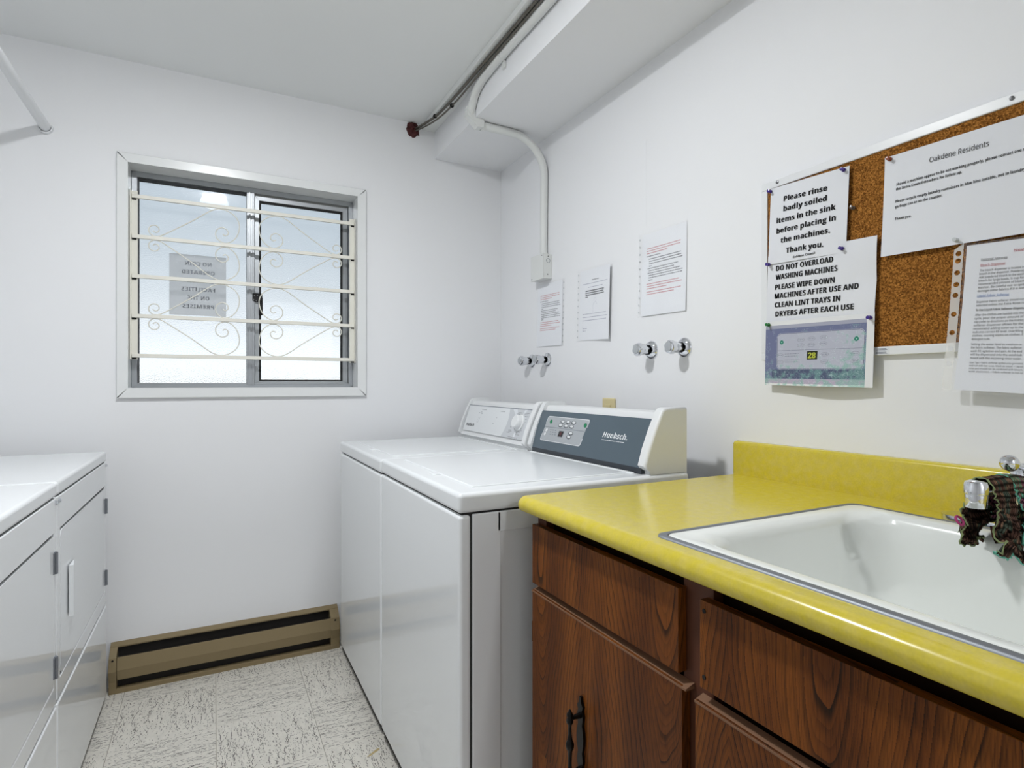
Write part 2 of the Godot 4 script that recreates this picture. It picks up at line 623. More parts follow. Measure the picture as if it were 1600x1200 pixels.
# ------------------------------------------------------------------ materials
func make_materials() -> void:
	mat("wall_paint", c8(240, 241, 243), 0.55, 0.0, 0.4)
	mat("ceiling_paint", c8(238, 240, 240), 0.7, 0.0, 0.3)
	mat("gloss_trim", c8(234, 236, 236), 0.25)
	mat("pipe_paint", c8(226, 228, 226), 0.4)
	mat("enamel", c8(236, 239, 241), 0.06, 0.0, 0.5)
	mat("enamel_top", c8(234, 237, 239), 0.2, 0.0, 0.5)
	mat("plastic_white", c8(232, 234, 235), 0.32)
	mat("black_gap", c8(22, 21, 20), 0.8)  # black for seams and nails, and for shade painted between machine panels
	mat("rubber", c8(18, 18, 19), 0.7)
	mat("aluminium", c8(176, 180, 184), 0.38, 0.75)
	mat("chrome", c8(222, 224, 228), 0.06, 1.0)
	mat("steel_ring", c8(140, 144, 150), 0.5, 0.8)
	mat("cable_armour", c8(112, 108, 100), 0.4, 0.8)
	mat("sealant", c8(70, 20, 18), 0.75)
	mat("cream_paint", c8(238, 236, 226), 0.45)
	mat("heater_tan", c8(138, 122, 90), 0.38, 0.15)
	mat("heater_dark", c8(24, 20, 16), 0.7)
	mat("porcelain", c8(238, 241, 237), 0.2)
	mat("rod_white", c8(226, 228, 230), 0.35)
	mat("beige_plastic", c8(222, 208, 160), 0.4)
	mat("console_grey", c8(92, 106, 116), 0.28, 0.25)
	mat("console_dark", c8(44, 50, 58), 0.35)
	mat("plate_grey", c8(178, 182, 186), 0.35, 0.2)
	mat("plate_line", c8(222, 224, 226), 0.4)
	mat("display_dark", c8(38, 30, 32), 0.15)
	mat("green_dot", c8(26, 128, 84), 0.5)
	mat("ink_black", c8(24, 24, 28), 0.8)
	mat("ink_grey", c8(120, 126, 136), 0.8)
	mat("ink_red", c8(176, 58, 70), 0.8)
	mat("ink_blue", c8(58, 108, 176), 0.8)
	mat("ink_white", c8(236, 238, 240), 0.5)
	mat("ink_lime", c8(200, 206, 70), 0.6)
	mat("paper", c8(229, 231, 236), 0.75, 0.0, 0.3)
	mat("frame_white", c8(234, 236, 238), 0.3)
	mat("black_iron", c8(20, 20, 20), 0.28, 0.6)
	mat("wood_edge", c8(126, 90, 64), 0.7)
	mat("wood_shaded", c8(36, 22, 14), 0.8, 0.0, 0.2)  # rail wood coloured near black to stand for the unlit cabinet interior
	mat("wood_frame", c8(86, 44, 20), 0.6)
	mat("pin_purple", c8(62, 40, 132), 0.2)
	mat("pin_green", c8(30, 120, 50), 0.2)
	mat("pin_brown", c8(140, 68, 40), 0.2)
	mat("pin_clear", c8(206, 210, 212), 0.15)
	mat("pin_smoke", c8(96, 84, 76), 0.15)
	mat("screw_steel", c8(120, 120, 122), 0.3, 0.9)
	mat("bulb_glass", c8(250, 248, 244), 0.4)
	M.bulb_glass.emission_enabled = true
	M.bulb_glass.emission = Color(0.985, 0.992, 1.0)
	M.bulb_glass.emission_energy_multiplier = 8.0

	var wt := tex(wood_image())
	mat("wood", Color.WHITE, 0.4, 0.0, 0.3)
	M.wood.albedo_texture = wt
	M.wood.uv1_scale = Vector3(1.0 / 0.9, 1.0 / 0.55, 1)
	M.wood.uv1_offset = Vector3(1.15 / 0.9, 0.9 / 0.55, 0)
	for k in 2:
		mat("tile_%d" % k, Color.WHITE, 0.42, 0.0, 0.45)
		M["tile_%d" % k].albedo_texture = tex(tile_image(11 + k * 6))
	mat("cork", Color.WHITE, 0.85, 0.0, 0.2)
	M.cork.albedo_texture = tex(cork_image())
	M.cork.uv1_triplanar = true
	M.cork.uv1_world_triplanar = true
	M.cork.uv1_scale = Vector3(7.5, 7.5, 7.5)
	mat("laminate", Color.WHITE, 0.2, 0.0, 0.5)
	M.laminate.albedo_texture = tex(laminate_image())
	M.laminate.uv1_triplanar = true
	M.laminate.uv1_world_triplanar = true
	M.laminate.uv1_scale = Vector3(4, 4, 4)
	mat("knit_dark", Color.WHITE, 0.95, 0.0, 0.1)
	M.knit_dark.albedo_texture = tex(knit_image(50, [c8(96, 70, 60), c8(122, 92, 80), c8(80, 64, 60), c8(150, 118, 96), c8(88, 98, 86)]))
	mat("knit_green", Color.WHITE, 0.95, 0.0, 0.1)
	M.knit_green.albedo_texture = tex(knit_image(60, [c8(160, 126, 120), c8(126, 150, 116), c8(118, 186, 160), c8(176, 160, 130), c8(150, 96, 116)]))
	mat("yarn_teal", c8(104, 178, 156), 0.95)
	mat("yarn_pink", c8(168, 60, 110), 0.95)
	mat("yarn_olive", c8(128, 140, 96), 0.95)
	for k in 2:
		mat("notice_%d" % k, Color.WHITE, 0.7, 0.0, 0.3)
		M["notice_%d" % k].albedo_texture = tex(notice_image(k))
	mat("panel_print", Color.WHITE, 0.5, 0.0, 0.4)
	M.panel_print.albedo_texture = tex(panel_print_image())
	mat("washer_print", Color.WHITE, 0.3)
	M.washer_print.albedo_texture = tex(washer_print_image())

	# clear plastic film
	var f := mat("film", Color(0.97, 0.98, 0.99, 0.04), 0.1)
	f.transparency = BaseMaterial3D.TRANSPARENCY_ALPHA
	var f2 := mat("film_strip", Color(0.93, 0.93, 0.92, 0.62), 0.4)
	f2.transparency = BaseMaterial3D.TRANSPARENCY_ALPHA
	# window glass: smooth inside, pebbled and obscured outside
	var g := mat("glass_inner", Color(1, 1, 1, 0.0), 0.02)
	g.refraction_enabled = true
	g.refraction_scale = 0.05
	var gn := NoiseTexture2D.new()
	gn.width = 512
	gn.height = 512
	gn.seamless = true
	gn.noise = noise(71, 0.07, FastNoiseLite.TYPE_SIMPLEX_SMOOTH, 2)
	var go := mat("glass_pebbled", Color(1, 1, 1, 0.0), 0.2)
	go.refraction_enabled = true
	go.refraction_scale = 0.05
	go.heightmap_enabled = true
	go.heightmap_texture = gn
	go.heightmap_scale = 0.04
	go.uv1_triplanar = true
	go.uv1_world_triplanar = true
	go.uv1_scale = Vector3(4, 4, 4)


# ------------------------------------------------------------------ the scene
func _ready() -> void:
	rng.seed = 1
	var cam := Camera3D.new()
	cam.name = "camera"
	cam.position = Vector3(0, 1.161, 0)
	cam.rotation_degrees = Vector3(0, -27.507, 0)
	cam.fov = rad_to_deg(2.0 * atan(600.0 / 893.0))
	cam.near = 0.02
	cam.far = 200.0
	add_child(cam)
	cam.current = true
	var env := Environment.new()
	env.background_mode = Environment.BG_SKY
	var sm := ProceduralSkyMaterial.new()
	sm.sky_top_color = Color(0.60, 0.655, 0.70)
	sm.sky_horizon_color = Color(0.97, 0.99, 1.0)
	sm.sky_curve = 0.085
	sm.sky_energy_multiplier = 1.15
	sm.ground_horizon_color = Color(0.97, 0.98, 0.98)
	sm.ground_bottom_color = Color(0.45, 0.45, 0.43)
	sm.ground_energy_multiplier = 1.1
	env.sky = Sky.new()
	env.sky.sky_material = sm
	env.tonemap_mode = Environment.TONE_MAPPER_LINEAR
	env.tonemap_exposure = 1.0
	env.sdfgi_enabled = true
	env.ssao_enabled = true
	env.ssil_enabled = true
	var we := WorldEnvironment.new()
	we.name = "world"
	we.environment = env
	add_child(we)
	make_materials()
	build_lamp("small round white lamp flush under the laundry ceiling", Vector3(0.0, YC, -1.28), 1.93)
	build_lamp("unseen round white lamp added under the hallway ceiling to brighten camera-facing surfaces", Vector3(0.75, YC, 2.0), 2.3)  # unseen hall lamp, added to brighten surfaces that face the camera
	build_room()
	build_window()
	build_heater()
	build_washers()
	build_dryers()
	build_counter()
	build_sink_and_faucet()
	build_ceiling_run()
	build_wall_things()
	build_board()


func build_lamp(label: String, at: Vector3, energy: float) -> void:
	var o := thing("ceiling_lamp", label, "lamp", at)
	var b := mb(o)
	b.lathe([Vector2(0, -0.012), Vector2(0.096, -0.012), Vector2(0.098, 0.0), Vector2(0.0, 0.0)], 32, Transform3D(Basis.IDENTITY, at))
	part(b, "lamp_base", M.plastic_white, o)
	b = mb(o)
	var pr := []
	for i in 13:
		var a := -PI / 2 + (PI * 0.86) * i / 12.0
		pr.append(Vector2(0.084 * cos(a), -0.058 + 0.046 * sin(a)))
	b.lathe(pr, 32, Transform3D(Basis.IDENTITY, at), 80)
	part(b, "lamp_globe", M.bulb_glass, o)
	# the light of the globe: mostly downwards, some to all sides
	var l := AreaLight3D.new()
	l.name = "globe_light"
	l.position = Vector3(0, -0.030, 0)
	l.rotation_degrees = Vector3(-90, 0, 0)
	l.area_size = Vector2(0.13, 0.13)
	l.light_color = Color(0.985, 0.992, 1.0)
	l.light_energy = energy
	l.area_range = 12.0
	l.area_attenuation = 2.0
	l.shadow_enabled = true
	o.add_child(l)
	var s := OmniLight3D.new()
	s.name = "globe_side_light"
	s.position = Vector3(0, -0.040, 0)
	s.light_color = Color(0.985, 0.992, 1.0)
	s.light_energy = energy * 0.045
	s.light_size = 0.045
	s.omni_range = 12.0
	s.omni_attenuation = 2.0
	s.shadow_enabled = true
	o.add_child(s)


func build_room() -> void:
	# floor with its vinyl tiles
	var fl := structure("floor", "off-white vinyl tile floor with dark flecked grain in alternating directions", "floor")
	var b := mb(fl)
	b.bx(Vector3(XL - 0.15, -0.2, ZB - 0.2), Vector3(XR + 0.15, -0.0035, ZF + 0.15))
	part(b, "floor_slab", mat("tile_joint", c8(120, 114, 104), 0.9), fl)
	var S := 0.3048
	var shared := []
	for k in 2:
		var t := MB.new()
		var h := S * 0.5 - 0.0006
		var e := 0.0008
		t.quad(Vector3(-h + e, 0, -h + e), Vector3(h - e, 0, -h + e), Vector3(h - e, 0, h - e), Vector3(-h + e, 0, h - e), Vector3.UP)
		for q in 4:
			var r := Basis(Vector3.UP, PI / 2 * q)
			t.quad(r * Vector3(-h + e, 0, h - e), r * Vector3(h - e, 0, h - e), r * Vector3(h, -0.0035, h), r * Vector3(-h, -0.0035, h), r * Vector3(0, 0.6, 0.8), [Vector2(0, 0.99), Vector2(1, 0.99), Vector2(1, 1), Vector2(0, 1)])
		shared.append(t.mesh())
	for i in range(-4, 5):
		for j in range(-9, 4):
			var x0 := 0.005 + i * S
			var z0 := -2.185 + j * S + 1.0 * 0.0
			if x0 + S < XL - 0.02 or x0 > XR + 0.02 or z0 + S < ZB - 0.02 or z0 > ZF + 0.02:
				continue
			var odd := posmod(i + j, 2)
			var o := MeshInstance3D.new()
			o.name = "tile"
			o.mesh = shared[0]
			o.material_override = M["tile_%d" % (rng.randi() % 2)]
			fl.add_child(o, true)
			o.position = Vector3(x0 + S * 0.5, 0, z0 + S * 0.5)
			o.rotation.y = (PI / 2 if odd == 1 else 0.0) + (PI if rng.randf() < 0.5 else 0.0)
	# later rows reach the room's front
	for i in range(-4, 5):
		for j in range(4, 12):
			var x0 := 0.005 + i * S
			var z0 := -2.185 + j * S
			if x0 + S < XL - 0.02 or x0 > XR + 0.02 or z0 > ZF + 0.02:
				continue
			var o := MeshInstance3D.new()
			o.name = "tile"
			o.mesh = shared[0]
			o.material_override = M["tile_%d" % (rng.randi() % 2)]
			fl.add_child(o, true)
			o.position = Vector3(x0 + S * 0.5, 0, z0 + S * 0.5)
			o.rotation.y = (PI / 2 if posmod(i + j, 2) == 1 else 0.0) + (PI if rng.randf() < 0.5 else 0.0)

	# a dry yellowish smear on one tile by the washers
	b = mb(fl)
	var sm := [Vector2(0.420, -1.785), Vector2(0.434, -1.796), Vector2(0.449, -1.806), Vector2(0.462, -1.813), Vector2(0.468, -1.810), Vector2(0.462, -1.802), Vector2(0.448, -1.795), Vector2(0.434, -1.787)]
	b.prism(sm, Vector3(0, 0.0001, 0), Vector3(1, 0, 0), Vector3(0, 0, 1), Vector3(0, 1, 0), 0.0004)
	part(b, "smear", mat("smear", c8(186, 168, 122), 0.9), fl, "yellowish dried smear")
	var w := structure("wall_back", "white painted back wall around the window", "wall")
	b = mb(w)
	var x0 := -0.297
	var x1 := 0.580
	var y0 := 1.143
	var y1 := 2.017
	b.bx(Vector3(XL - 0.15, -0.1, ZB - 0.2), Vector3(x0, YC + 0.1, ZB))
	b.bx(Vector3(x1, -0.1, ZB - 0.2), Vector3(XR + 0.15, YC + 0.1, ZB))
	b.bx(Vector3(x0, -0.1, ZB - 0.2), Vector3(x1, y0, ZB))
	b.bx(Vector3(x0, y1, ZB - 0.2), Vector3(x1, YC + 0.1, ZB))
	part(b, "plaster", M.wall_paint, w)
	w = structure("wall_right", "white painted right-hand wall behind the washers and counter", "wall")
	b = mb(w)
	b.bx(Vector3(XR, -0.1, ZB), Vector3(XR + 0.15, YC + 0.1, ZF + 0.15))
	part(b, "plaster", M.wall_paint, w)
	# a thin raised tape seam on the wall
	b = mb(w)
	b.bx(Vector3(XR - 0.0008, 1.70, -1.528), Vector3(XR, 2.00, -1.524))
	part(b, "tape_seam", M.wall_paint, w)
	w = structure("wall_left", "white painted wall behind the dryers", "wall")
	b = mb(w)
	b.bx(Vector3(XL - 0.15, -0.1, ZB), Vector3(XL, YC + 0.1, ZF + 0.15))
	part(b, "plaster", M.wall_paint, w)
	w = structure("wall_front", "white painted wall facing the window, with an open doorway added to let light in", "wall")
	b = mb(w)
	# open doorway behind the camera, added to let in the hall lamp
	b.bx(Vector3(XL, -0.1, ZF), Vector3(0.30, YC + 0.1, ZF + 0.12))
	b.bx(Vector3(1.18, -0.1, ZF), Vector3(XR, YC + 0.1, ZF + 0.12))
	b.bx(Vector3(0.30, 2.05, ZF), Vector3(1.18, YC + 0.1, ZF + 0.12))
	part(b, "plaster", M.wall_paint, w)
	w = structure("wall_added_hall", "unseen white painted hallway walls and ceiling added around the extra lamp", "wall")
	b = mb(w)  # hall shell added out of view for the light through the doorway
	b.bx(Vector3(XL - 0.15, -0.2, 2.75), Vector3(XR + 0.15, YC + 0.1, 2.9))
	b.bx(Vector3(XL - 0.15, -0.2, ZF + 0.12), Vector3(XL, YC + 0.1, 2.75))
	b.bx(Vector3(XR, -0.2, ZF + 0.15), Vector3(XR + 0.15, YC + 0.1, 2.75))
	b.bx(Vector3(XL, YC, ZF + 0.12), Vector3(XR, YC + 0.1, 2.75))
	part(b, "plaster", M.wall_paint, w)
	b = mb(w)
	b.bx(Vector3(XL, -0.2, ZF + 0.15), Vector3(XR, -0.0035, 2.75))
	part(b, "added_hall_floor", M.tile_joint, w)
	w = structure("ceiling", "white painted ceiling with a boxed soffit along the right wall", "ceiling")
	b = mb(w)
	b.bx(Vector3(XL, YC, ZB), Vector3(XR, YC + 0.15, ZF))
	part(b, "ceiling_board", M.ceiling_paint, w)
	b = mb(w)
	b.bx(Vector3(0.953, 2.257, ZB), Vector3(XR, YC, ZF), 0.0)
	part(b, "soffit", M.wall_paint, w)
	w = structure("trim_1", "narrow white board along the ceiling beside the soffit", "trim")
	b = mb(w)
	b.bx(Vector3(0.887, 2.386, ZB), Vector3(0.953, YC, ZF), 0.002)
	part(b, "batten", M.pipe_paint, w)


# mitred frame of four pieces between an outer and an inner rectangle, standing off the plane z
func frame4(o: Node3D, called: String, m: Material, xo0: float, yo0: float, xo1: float, yo1: float, wd: Array, z0: float, z1: float, ch := 0.0) -> void:
	# wd = widths left, bottom, right, top
	var A := [Vector2(xo0, yo0), Vector2(xo1, yo0), Vector2(xo1, yo1), Vector2(xo0, yo1)]
	var I := [Vector2(xo0 + wd[0], yo0 + wd[1]), Vector2(xo1 - wd[2], yo0 + wd[1]), Vector2(xo1 - wd[2], yo1 - wd[3]), Vector2(xo0 + wd[0], yo1 - wd[3])]
	var nm := [Vector2(0, -1), Vector2(1, 0), Vector2(0, 1), Vector2(-1, 0)]
	for k in 4:
		var l := (k + 1) % 4
		var b := mb(o)
		var a0: Vector2 = A[k]; var a1: Vector2 = A[l]; var i0: Vector2 = I[k]; var i1: Vector2 = I[l]
		var n2: Vector2 = nm[k]
		var N := Vector3(n2.x, n2.y, 0)
		var a0c := a0 - n2 * ch; var a1c := a1 - n2 * ch
		b.quad(Vector3(a0c.x, a0c.y, z1), Vector3(a1c.x, a1c.y, z1), Vector3(i1.x, i1.y, z1), Vector3(i0.x, i0.y, z1), Vector3(0, 0, 1))
		if ch > 0.0:
			b.quad(Vector3(a0.x, a0.y, z1 - ch), Vector3(a1.x, a1.y, z1 - ch), Vector3(a1c.x, a1c.y, z1), Vector3(a0c.x, a0c.y, z1), (N + Vector3(0, 0, 1)).normalized())
		b.quad(Vector3(a0.x, a0.y, z0), Vector3(a1.x, a1.y, z0), Vector3(a1.x, a1.y, z1 - ch), Vector3(a0.x, a0.y, z1 - ch), N)
		b.quad(Vector3(i0.x, i0.y, z0), Vector3(i1.x, i1.y, z0), Vector3(i1.x, i1.y, z1), Vector3(i0.x, i0.y, z1), -N)
		b.quad(Vector3(a0.x, a0.y, z0), Vector3(a1.x, a1.y, z0), Vector3(i1.x, i1.y, z0), Vector3(i0.x, i0.y, z0), Vector3(0, 0, -1))
		part(b, called, m, o)


func pane(o: Node3D, x0: float, x1: float, y0: float, y1: float, z: float) -> void:
	var inner := mb(o)
	inner.quad(Vector3(x0, y0, z), Vector3(x1, y0, z), Vector3(x1, y1, z), Vector3(x0, y1, z), Vector3(0, 0, 1))
	var outer := mb(o)
	var zz := z - 0.004
	outer.quad(Vector3(x0, y0, zz), Vector3(x1, y0, zz), Vector3(x1, y1, zz), Vector3(x0, y1, zz), Vector3(0, 0, -1))
	outer.quad(Vector3(x0, y0, z), Vector3(x1, y0, z), Vector3(x1, y0, zz), Vector3(x0, y0, zz), Vector3(0, -1, 0))
	outer.quad(Vector3(x0, y1, z), Vector3(x1, y1, z), Vector3(x1, y1, zz), Vector3(x0, y1, zz), Vector3(0, 1, 0))
	outer.quad(Vector3(x0, y0, z), Vector3(x0, y1, z), Vector3(x0, y1, zz), Vector3(x0, y0, zz), Vector3(-1, 0, 0))
	outer.quad(Vector3(x1, y0, z), Vector3(x1, y1, z), Vector3(x1, y1, zz), Vector3(x1, y0, zz), Vector3(1, 0, 0))
	var m := ArrayMesh.new()
	for q in [[inner, M.glass_inner], [outer, M.glass_pebbled]]:
		var a := []
		a.resize(Mesh.ARRAY_MAX)
		a[Mesh.ARRAY_VERTEX] = q[0].v
		a[Mesh.ARRAY_NORMAL] = q[0].n
		a[Mesh.ARRAY_TEX_UV] = q[0].uv
		m.add_surface_from_arrays(Mesh.PRIMITIVE_TRIANGLES, a)
		m.surface_set_material(m.get_surface_count() - 1, q[1])
	var g := MeshInstance3D.new()
	g.name = "pane"
	g.mesh = m
	o.add_child(g, true)
	g.set_meta("label", "pebbled obscure glass pane")


func build_window() -> void:
	var at := Vector3(0.14, 1.106, ZB)
	var o := structure("window_1", "sliding aluminium window of obscured glass in a white mitred casing", "window", at)
	frame4(o, "casing", M.gloss_trim, -0.332, 1.105, 0.618, 2.051, [0.037, 0.041, 0.040, 0.036], ZB, ZB + 0.016, 0.003)
	# painted lining of the opening
	frame4(o, "lining", M.gloss_trim, -0.297, 1.143, 0.580, 2.017, [0.002, 0.003, 0.002, 0.002], ZB - 0.15, ZB + 0.001)
	# outer aluminium frame
	frame4(o, "frame", M.aluminium, -0.295, 1.146, 0.578, 2.015, [0.020, 0.014, 0.020, 0.022], ZB - 0.145, ZB - 0.085, 0.002)
	var b := mb(o)
	b.bx(Vector3(-0.275, 1.160, ZB - 0.10), Vector3(0.558, 1.165, ZB - 0.088), 0.001)
	part(b, "sill_track", M.aluminium, o)
	# fixed light, its gasket coloured dark to include the shade of the reveal
	frame4(o, "gasket", mat("gasket_shade_grey", c8(74, 77, 80), 0.7), -0.276, 1.160, 0.128, 1.994, [0.006, 0.003, 0.004, 0.010], ZB - 0.118, ZB - 0.098)
	pane(o, -0.274, 0.128, 1.160, 1.992, ZB - 0.108)
	b = mb(o)
	b.bx(Vector3(0.124, 1.158, ZB - 0.125), Vector3(0.156, 1.996, ZB - 0.080), 0.002)
	b.bx(Vector3(0.132, 1.158, ZB - 0.080), Vector3(0.139, 1.996, ZB - 0.074), 0.001)
	b.bx(Vector3(0.146, 1.158, ZB - 0.080), Vector3(0.153, 1.996, ZB - 0.077), 0.001)
	part(b, "mullion", M.aluminium, o)
	# sliding sash
	frame4(o, "sash_rail", M.aluminium, 0.156, 1.162, 0.556, 1.986, [0.020, 0.014, 0.026, 0.022], ZB - 0.116, ZB - 0.092, 0.002)
	frame4(o, "gasket", M.rubber, 0.174, 1.174, 0.532, 1.966, [0.008, 0.006, 0.008, 0.008], ZB - 0.112, ZB - 0.0915)
	pane(o, 0.176, 0.530, 1.175, 1.964, ZB - 0.102)
	# latch
	b = mb(o)
	b.bx(Vector3(0.146, 1.520, ZB - 0.092), Vector3(0.186, 1.556, ZB - 0.076), 0.003)
	b.bx(Vector3(0.172, 1.462, ZB - 0.092), Vector3(0.188, 1.540, ZB - 0.080), 0.003)
	var la := part(b, "latch", M.rubber, o, "black latch with four screws")
	for q in [Vector2(0.151, 1.527), Vector2(0.162, 1.523), Vector2(0.166, 1.547), Vector2(0.155, 1.545)]:
		b = mb(o)
		b.lathe([Vector2(0.0, 0.0), Vector2(0.003, 0.0), Vector2(0.0022, 0.0015), Vector2(0, 0.0018)], 8, Transform3D(Basis(Vector3.RIGHT, PI / 2), Vector3(q.x, q.y, ZB - 0.076)))
		part(b, "screw", M.screw_steel, la)

	# notice taped to the outside of the fixed pane: seen from behind
	var s := thing("window_notice", "sheet of paper facing outside behind the fixed obscured window pane", "notice", Vector3(-0.06, 1.45, ZB - 0.1145))
	b = mb(s)
	b.bx(Vector3(-0.166, 1.450, ZB - 0.1145), Vector3(0.045, 1.705, ZB - 0.1138))
	part(b, "sheet", mat("notice_back", Color(0.93, 0.935, 0.95, 0.5), 0.8), s)
	M.notice_back.transparency = BaseMaterial3D.TRANSPARENCY_ALPHA
	M.notice_back.backlight_enabled = true
	M.notice_back.backlight = Color(1, 1, 1)
	b = mb(s)
	var fnt := sans(true)
	var lines := ["NO COIN", "OPERATED", "LAUNDRY", "FACILITIES", "ON THE", "PREMISES"]
	for k in 6:
		# turned to the outside; shown through the sheet
		var f := Transform3D(Basis(Vector3(-1, 0, 0), Vector3(0, 1, 0), Vector3(0, 0, -1)), Vector3(-0.060, 1.668 - 0.036 * k, ZB - 0.1134))
		b.text(lines[k], fnt, 0.022, f, [0.098, 0.122, 0.112, 0.125, 0.082, 0.116][k], true)
	part(b, "lettering", mat("ink_faint", c8(132, 136, 144), 0.8), s)

	build_guard()


func build_guard() -> void:
	var z := -2.680
	var o := thing("window_guard", "cream painted steel security bars with scrollwork across the window", "window guard", Vector3(0.14, 1.26, z))
	var ys := [1.900, 1.7425, 1.586, 1.4295, 1.273]
	for k in 5:
		var b := mb(o)
		b.bx(Vector3(-0.288, ys[k] - 0.0075, z - 0.004), Vector3(0.572, ys[k] + 0.0075, z + 0.006), 0.0015, 1)
		part(b, "horizontal_bar", M.cream_paint, o)
	for sx in [[-0.2935, -0.268], [0.552, 0.5765]]:
		var b := mb(o)
		b.bx(Vector3(sx[0], 1.258, z - 0.006), Vector3(sx[1], 1.922, z - 0.0015), 0.0012, 1)
		b.bx(Vector3(sx[0] if sx[0] < 0 else sx[1] - 0.004, 1.258, z - 0.006), Vector3(sx[0] + 0.004 if sx[0] < 0 else sx[1], 1.922, z + 0.014), 0.0012, 1)
		var sb := part(b, "side_bar", M.cream_paint, o)
		for k in 5:
			b = mb(o)
			b.bx(Vector3(sx[0] + 0.006, ys[k] - 0.0135, z - 0.002), Vector3(sx[1] - 0.004, ys[k] - 0.0085, z + 0.004), 0.001, 1)
			part(b, "bolt", M.black_iron, sb)
	# scrolls: one shape, mirrored per field
	# in field units, from the field's middle: out of the small curl along the lower bar, up to the upper bar, round the bow and in again
	var path := []
	for k in 20:
		var a := deg_to_rad(-150.0 + 420.0 * k / 19.0)
		var r := 0.007 + 0.0185 * k / 19.0
		path.append(Vector2(-0.140, -0.0450) + Vector2(cos(a), sin(a)) * r)
	for p in [Vector2(-0.118, -0.0655), Vector2(-0.070, -0.034), Vector2(-0.012, 0.006), Vector2(0.036, 0.043), Vector2(0.064, 0.062), Vector2(0.092, 0.0705), Vector2(0.123, 0.064), Vector2(0.151, 0.043), Vector2(0.164, 0.010), Vector2(0.157, -0.030), Vector2(0.138, -0.058), Vector2(0.112, -0.0705), Vector2(0.089, -0.063), Vector2(0.075, -0.043), Vector2(0.079, -0.018), Vector2(0.099, -0.006), Vector2(0.117, -0.014), Vector2(0.121, -0.030), Vector2(0.111, -0.039), Vector2(0.101, -0.034)]:
		path.append(p)
	for side in 2:
		for k in 4:
			var cx := -0.070 if side == 0 else 0.344
			var sxx := 1.0 if side == 0 else -1.06
			var cy: float = (ys[k] + ys[k + 1]) * 0.5
			var syy := 1.0 if k % 2 == 0 else -1.0
			var pts := []
			for p in spline(path, 4):
				pts.append(Vector3(cx + p.x * sxx, cy + p.y * syy, z))
			var b := mb(o)
			b.tube(pts, 0.0022, 6)
			part(b, "scroll", M.cream_paint, o)


func build_heater() -> void:
	var o := thing("baseboard_heater", "tan metal electric baseboard heater under the window between the machines", "heater", Vector3(0.068, 0, ZB))
	var x0 := -0.350
	var x1 := 0.489
	var b := mb(o)
	b.bx(Vector3(x0, 0.0, ZB), Vector3(x1, 0.166, ZB + 0.010))
	b.bx(Vector3(x0 + 0.02, 0.012, ZB + 0.010), Vector3(x1 - 0.02, 0.120, ZB + 0.030))
	part(b, "heater_back", M.heater_dark, o)
	var E := [Vector3(0, 0, 1), Vector3(0, 1, 0), Vector3(1, 0, 0)]
	b = mb(o)
	b.prism([Vector2(0, 0.173), Vector2(0, 0.167), Vector2(0.018, 0.158), Vector2(0.021, 0.157), Vector2(0.0225, 0.159), Vector2(0.0225, 0.163), Vector2(0.020, 0.1645)], Vector3(x0, 0, ZB), E[0], E[1], E[2], x1 - x0)
	part(b, "top_cover", M.heater_tan, o)
	b = mb(o)
	b.prism([Vector2(0.057, 0.134), Vector2(0.059, 0.133), Vector2(0.067, 0.088), Vector2(0.060, 0.050), Vector2(0.057, 0.050), Vector2(0.064, 0.088), Vector2(0.056, 0.132)], Vector3(x0 + 0.026, 0, ZB), E[0], E[1], E[2], x1 - x0 - 0.062, 10.0)
	part(b, "front_panel", M.heater_tan, o)
	b = mb(o)
	b.prism([Vector2(0, 0.0), Vector2(0.062, 0.0), Vector2(0.062, 0.015), Vector2(0.058, 0.017), Vector2(0, 0.010)], Vector3(x0, 0, ZB), E[0], E[1], E[2], x1 - x0)
	part(b, "bottom_rail", M.heater_tan, o)
	for q in [[x0, x0 + 0.024], [x1 - 0.037, x1]]:
		b = mb(o)
		b.prism([Vector2(0, 0.002), Vector2(0.0615, 0.002), Vector2(0.0615, 0.030), Vector2(0.062, 0.045), Vector2(0.071, 0.086), Vector2(0.060, 0.134), Vector2(0.0235, 0.161), Vector2(0, 0.169)], Vector3(q[0], 0, ZB), E[0], E[1], E[2], q[1] - q[0], 10.0)
		var ec := part(b, "end_cap", M.heater_tan, o)
		b = mb(o)
		b.lathe([Vector2(0, 0), Vector2(0.004, 0), Vector2(0.003, 0.002), Vector2(0, 0.0025)], 10, Transform3D(Basis(Vector3.RIGHT, PI / 2), Vector3((q[0] + q[1]) * 0.5, 0.125, ZB + 0.0625)))
		part(b, "screw", M.black_iron, ec)


func sans(bold: bool) -> SystemFont:
	var key := "font_b" if bold else "font_r"
	if not M.has(key):
		var f := SystemFont.new()
		f.font_names = ["Droid Sans"]
		f.font_weight = 700 if bold else 400
		M[key] = f
	return M[key]


# ------------------------------------------------------------------ washers
func console_frame(z: float) -> Transform3D:
	# plane of the console's sloping front: x towards the room's front, y up the slope, z out
	return Transform3D(Basis(Vector3(0, 0, 1), Vector3(0.324, 0.946, 0), Vector3(-0.946, 0.324, 0)), Vector3(1.028, 0.928, z))


